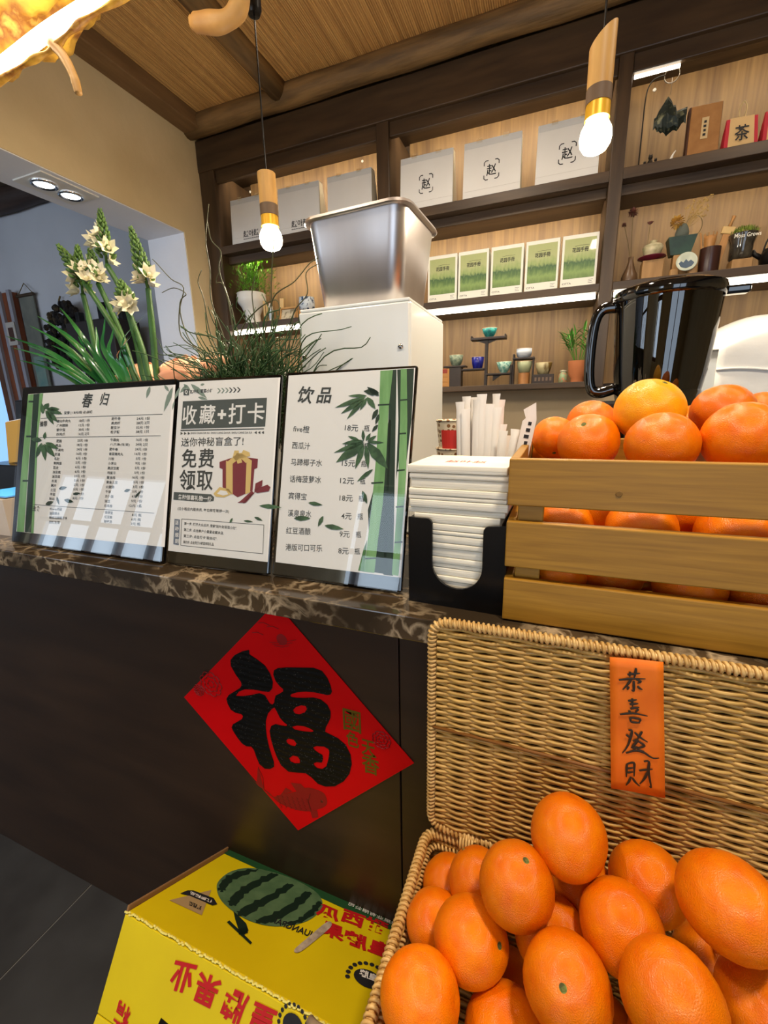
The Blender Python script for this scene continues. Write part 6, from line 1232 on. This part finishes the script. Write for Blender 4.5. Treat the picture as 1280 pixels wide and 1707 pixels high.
def rose(label, px, py, Y, r):
    c = at(px, py, Y); t = thing('peach_rose', label, 'rose', c, (0, 0, 0), 'peach roses')
    rn = random.Random(int(px))
    for ring, (n, rad, top) in enumerate(((2, .55, 14), (3, .70, 22), (3, .83, 30), (4, .94, 40), (5, 1.03, 58))):
        for k in range(n):
            a0 = 2 * math.pi * k / n + ring * .9 + rn.uniform(-.2, .2); mb = MB(); vs = []; nu, nv = 10, 9; span = 2 * math.pi / n * 1.45; tp = math.radians(top + rn.uniform(-5, 5))
            for j in range(nv + 1):
                v = j / nv
                for i in range(nu + 1):
                    u = i / nu - .5; a = a0 + u * span; e_ = 1 - (2 * abs(u)) ** 2.5; th = math.radians(158) + (tp + math.radians(26) * (1 - e_) - math.radians(158)) * v
                    rr = r * rad * (1 + .05 * (u + .5)) + r * .07 * max(0, v - .86) / .14 * (.4 + e_); vs.append((rr * math.sin(th) * math.cos(a) * 1.12, rr * math.sin(th) * math.sin(a) * 1.12, rr * math.cos(th) * .80))
            mb.add(vs, [(j * (nu + 1) + i, j * (nu + 1) + i + 1, (j + 1) * (nu + 1) + i + 1, (j + 1) * (nu + 1) + i) for j in range(nv) for i in range(nu)]); o = mb.build('petal', peach, t, smooth=True); s_ = o.modifiers.new('thickness', 'SOLIDIFY'); s_.thickness = .0014
    t.rotation_euler = (math.radians(24), math.radians(-8), 0)
    MB().lathe([(0, -.8 * r), (.25 * r, -.78 * r), (.2 * r, -.9 * r), (.08 * r, -1.2 * r), (.07 * r, -(c.z - ZT - .15))], 10).build('rose_stem', stem_g, t, smooth=True)
rose('large peach rose between the star-flower stems and the curly grass', 300, 620, .925, .050); rose('peach rose behind the star-flower stems', 228, 628, .985, .050); rose('small peach rose half hidden in the curly grass', 357, 611, .80, .030)

# curly grass
t = thing('curly_grass', 'tangled bush of curly green grass behind the gift menu board', 'plant', (-.63, .80, ZT + .20)); O3 = Vector(t.location)
gr1 = mat('curl_green', '#3c5a2c', .5, c2='#28431f', scale=20); gr2 = mat('curl_brown', '#4a4a2a', .6)
mb = MB(); rn = random.Random(12)
for k in range(640):
    b0 = Vector((rn.gauss(.005, .032), rn.gauss(0, .018), rn.uniform(-.02, .06))); an = rn.random() * 6.28; ln = .11 + .17 * rn.random() ** 2.2; out_ = rn.uniform(.1, .75); n = 22; am = rn.uniform(.006, .016); fq = rn.uniform(7, 17); ph = rn.random() * 6; pts = []
    for i in range(n + 1):
        s_ = i / n; r_ = out_ * ln * s_ * (1 + .6 * s_); z_ = ln * (s_ - .30 * s_ * s_ * out_ * 1.6); g_ = min(1, s_ * 3) * am; pts.append(b0 + Vector((math.cos(an) * r_ + g_ * math.cos(ph + fq * s_), math.sin(an) * r_ * .6 + g_ * math.sin(ph + fq * s_), z_ + g_ * .7 * math.sin(ph * 2 + fq * 1.3 * s_))))
    mb.tube(pts, [.0022 - .0013 * i / n for i in range(n + 1)], 4)
stuff(mb.build('curly_blades', gr1, t, smooth=True))
for pl in ([(400, 640), (390, 560), (380, 500), (365, 450), (368, 420), (352, 400), (346, 370)], [(410, 640), (400, 570), (375, 480), (360, 470), (370, 440), (366, 415)], [(380, 640), (350, 600), (318, 570), (300, 520), (306, 480), (285, 465), (262, 440), (254, 432)], [(385, 640), (340, 590), (302, 560), (300, 505), (310, 490), (290, 480), (270, 488)], [(420, 640), (440, 560), (448, 520), (460, 490), (490, 470), (515, 440), (530, 430)], [(430, 640), (470, 600), (485, 560), (490, 520), (512, 490), (510, 455), (530, 440)], [(410, 640), (450, 560), (452, 480), (455, 420), (458, 390), (462, 380)], [(405, 640), (400, 560), (425, 520), (460, 500), (465, 530), (450, 560)], [(390, 640), (352, 560), (340, 500), (330, 470), (336, 450)], [(395, 640), (372, 560), (352, 500), (350, 450), (343, 400), (348, 340)], [(430, 640), (425, 540), (420, 490), (425, 460)], [(440, 640), (480, 590), (500, 600), (505, 630)]):
    Yt = rn.uniform(.77, .85); ps = spline([(0, 0, -.02)] + [tuple(at(q[0], q[1], Yt + .006 * math.sin(i)) - O3) for i, q in enumerate(pl)], 5, False); MB().tube(ps, [.0019 - .0011 * i / len(ps) for i in range(len(ps))], 5).build('twig', gr2, t, smooth=True)

# ------------------------------------------------------------------ next room seen through the opening
YW = 2.34
t = thing('hanging_scroll', 'grey-green hanging scroll on the far grey wall', 'scroll', (-3.85, YW, 1.45)); scm = mat('scroll_paper', '#76766c', .8, c2='#63655e', scale=10)
MB().box(-.085, .085, -.008, 0, 0, .76).build('scroll_sheet', scm, t); MB().tube([(-.10, -.012, .765), (.10, -.012, .765)], .012, 8).build('top_rod', dkwood, t); MB().tube([(-.09, -.008, .77), (0, -.004, .85), (.09, -.008, .77)], .003, 5).build('cord', dstem, t); MB().box(-.06, .06, -.010, -.0085, .05, .32).build('painting', mat('scroll_painting', '#5f8480', .8, c2='#7d8f86', scale=12), t)
t = thing('dried_wreath', 'dark bark-like dried wreath hanging on the far grey wall', 'wreath', (-3.41, YW - .05, 1.87)); mb = MB(); rn = random.Random(21)
for k in range(320):
    a = rn.random() * 6.28; r_ = rn.random() ** .5; p = Vector((math.cos(a) * r_ * .17 + .05 * math.sin(a), rn.uniform(-.05, .03), math.sin(a) * r_ * .23)); mb.ball(p, (rn.uniform(.012, .03), .018, rn.uniform(.012, .03)), 6, 4)
stuff(mb.build('bark_clumps', mat('bark_dark', '#1d1817', .9, c2='#4a3b22', scale=18, lo=.5, hi=.66), t)); MB().tube([(-.05, .03, .2), (-.08, .045, .27), (-.06, .048, .30)], .006, 5).build('hanger', dstem, t)
d2 = struct(MB().box(-4.24, -3.985, YW - .03, YW + .015, .0, 2.25).build('door_2', mat('door_red_wood', '#8a4a28', .5, c2='#6d361c', scale=4, stretch=(6, 6, 1))))
for x in (-4.245, -4.115, -3.99): MB().box(x - .018, x + .018, YW - .05, YW - .03, 0, 2.26).build('door_frame_strip', mat('strip_grey', '#9896a0', .5), d2)
w2 = struct(MB().box(-4.95, -4.26, YW - .02, YW + .015, .9, 2.1).build('window_2', mat('window_glow', '#9cc4ee', .3, emit='#8fc0f2', es=.9)))
MB().box(-4.33, -4.26, YW - .05, YW - .0205, .85, 2.15).build('window_stile', frame_wood, w2)
t = thing('small_plaque', 'small pale plaque with dark centre on the wooden door leaf', 'plaque', (-4.03, YW - .053, 1.86)); MB().bbox(-.055, .055, -.006, 0, 0, .17, .002).build('plate', mat('plaque_pale', '#b9b0a8', .6), t); MB().box(-.03, .03, -.008, -.0062, .03, .13).build('dark_centre', mat('plaque_dark', '#4a2b22', .6), t)
t = thing('black_shelf_rack', 'black metal rack with posts on the far wall behind the flowers', 'rack', (-2.78, YW - .2, 0)); 
for x in (-.24, -.02, .16): MB().bbox(x - .018, x + .018, -.02, .02, 0, 2.02 if x > -.1 else 1.98, .003).build('post', black_p, t)
MB().bbox(-.03, .17, -.02, .02, 1.995, 2.015, .002).build('crossbar', black_p, t); MB().bbox(-.25, .18, -.1, .1, 1.60, 1.90, .006).build('dark_cabinet', mat('rack_dark', '#241b1a', .5), t); MB().bbox(-.26, .30, -.12, .12, 1.46, 1.50, .004).build('shelf_plate', dkwood, t)
MB().bbox(-.26, .30, -.12, .12, .02, .06, .004).build('shelf_plate', dkwood, t)
tag(MB().ball((0, 0, .05), (.075, .06, .05), 10, 7).build('ornamental_rock', mat('rock', '#8f8576', .9, c2='#5f574c', scale=20, bump=.8, bscale=20, bdist=.02)), 'rough grey rock on the far rack beside the wall opening', 'rock').location = (-2.56, YW - .2, 1.503)
struct(MB().box(-6.5, XW - .25, -2.9, 2.36, 2.90, 2.95).build('ceiling_next_room', mat('far_ceiling', '#6b5846', .8)))
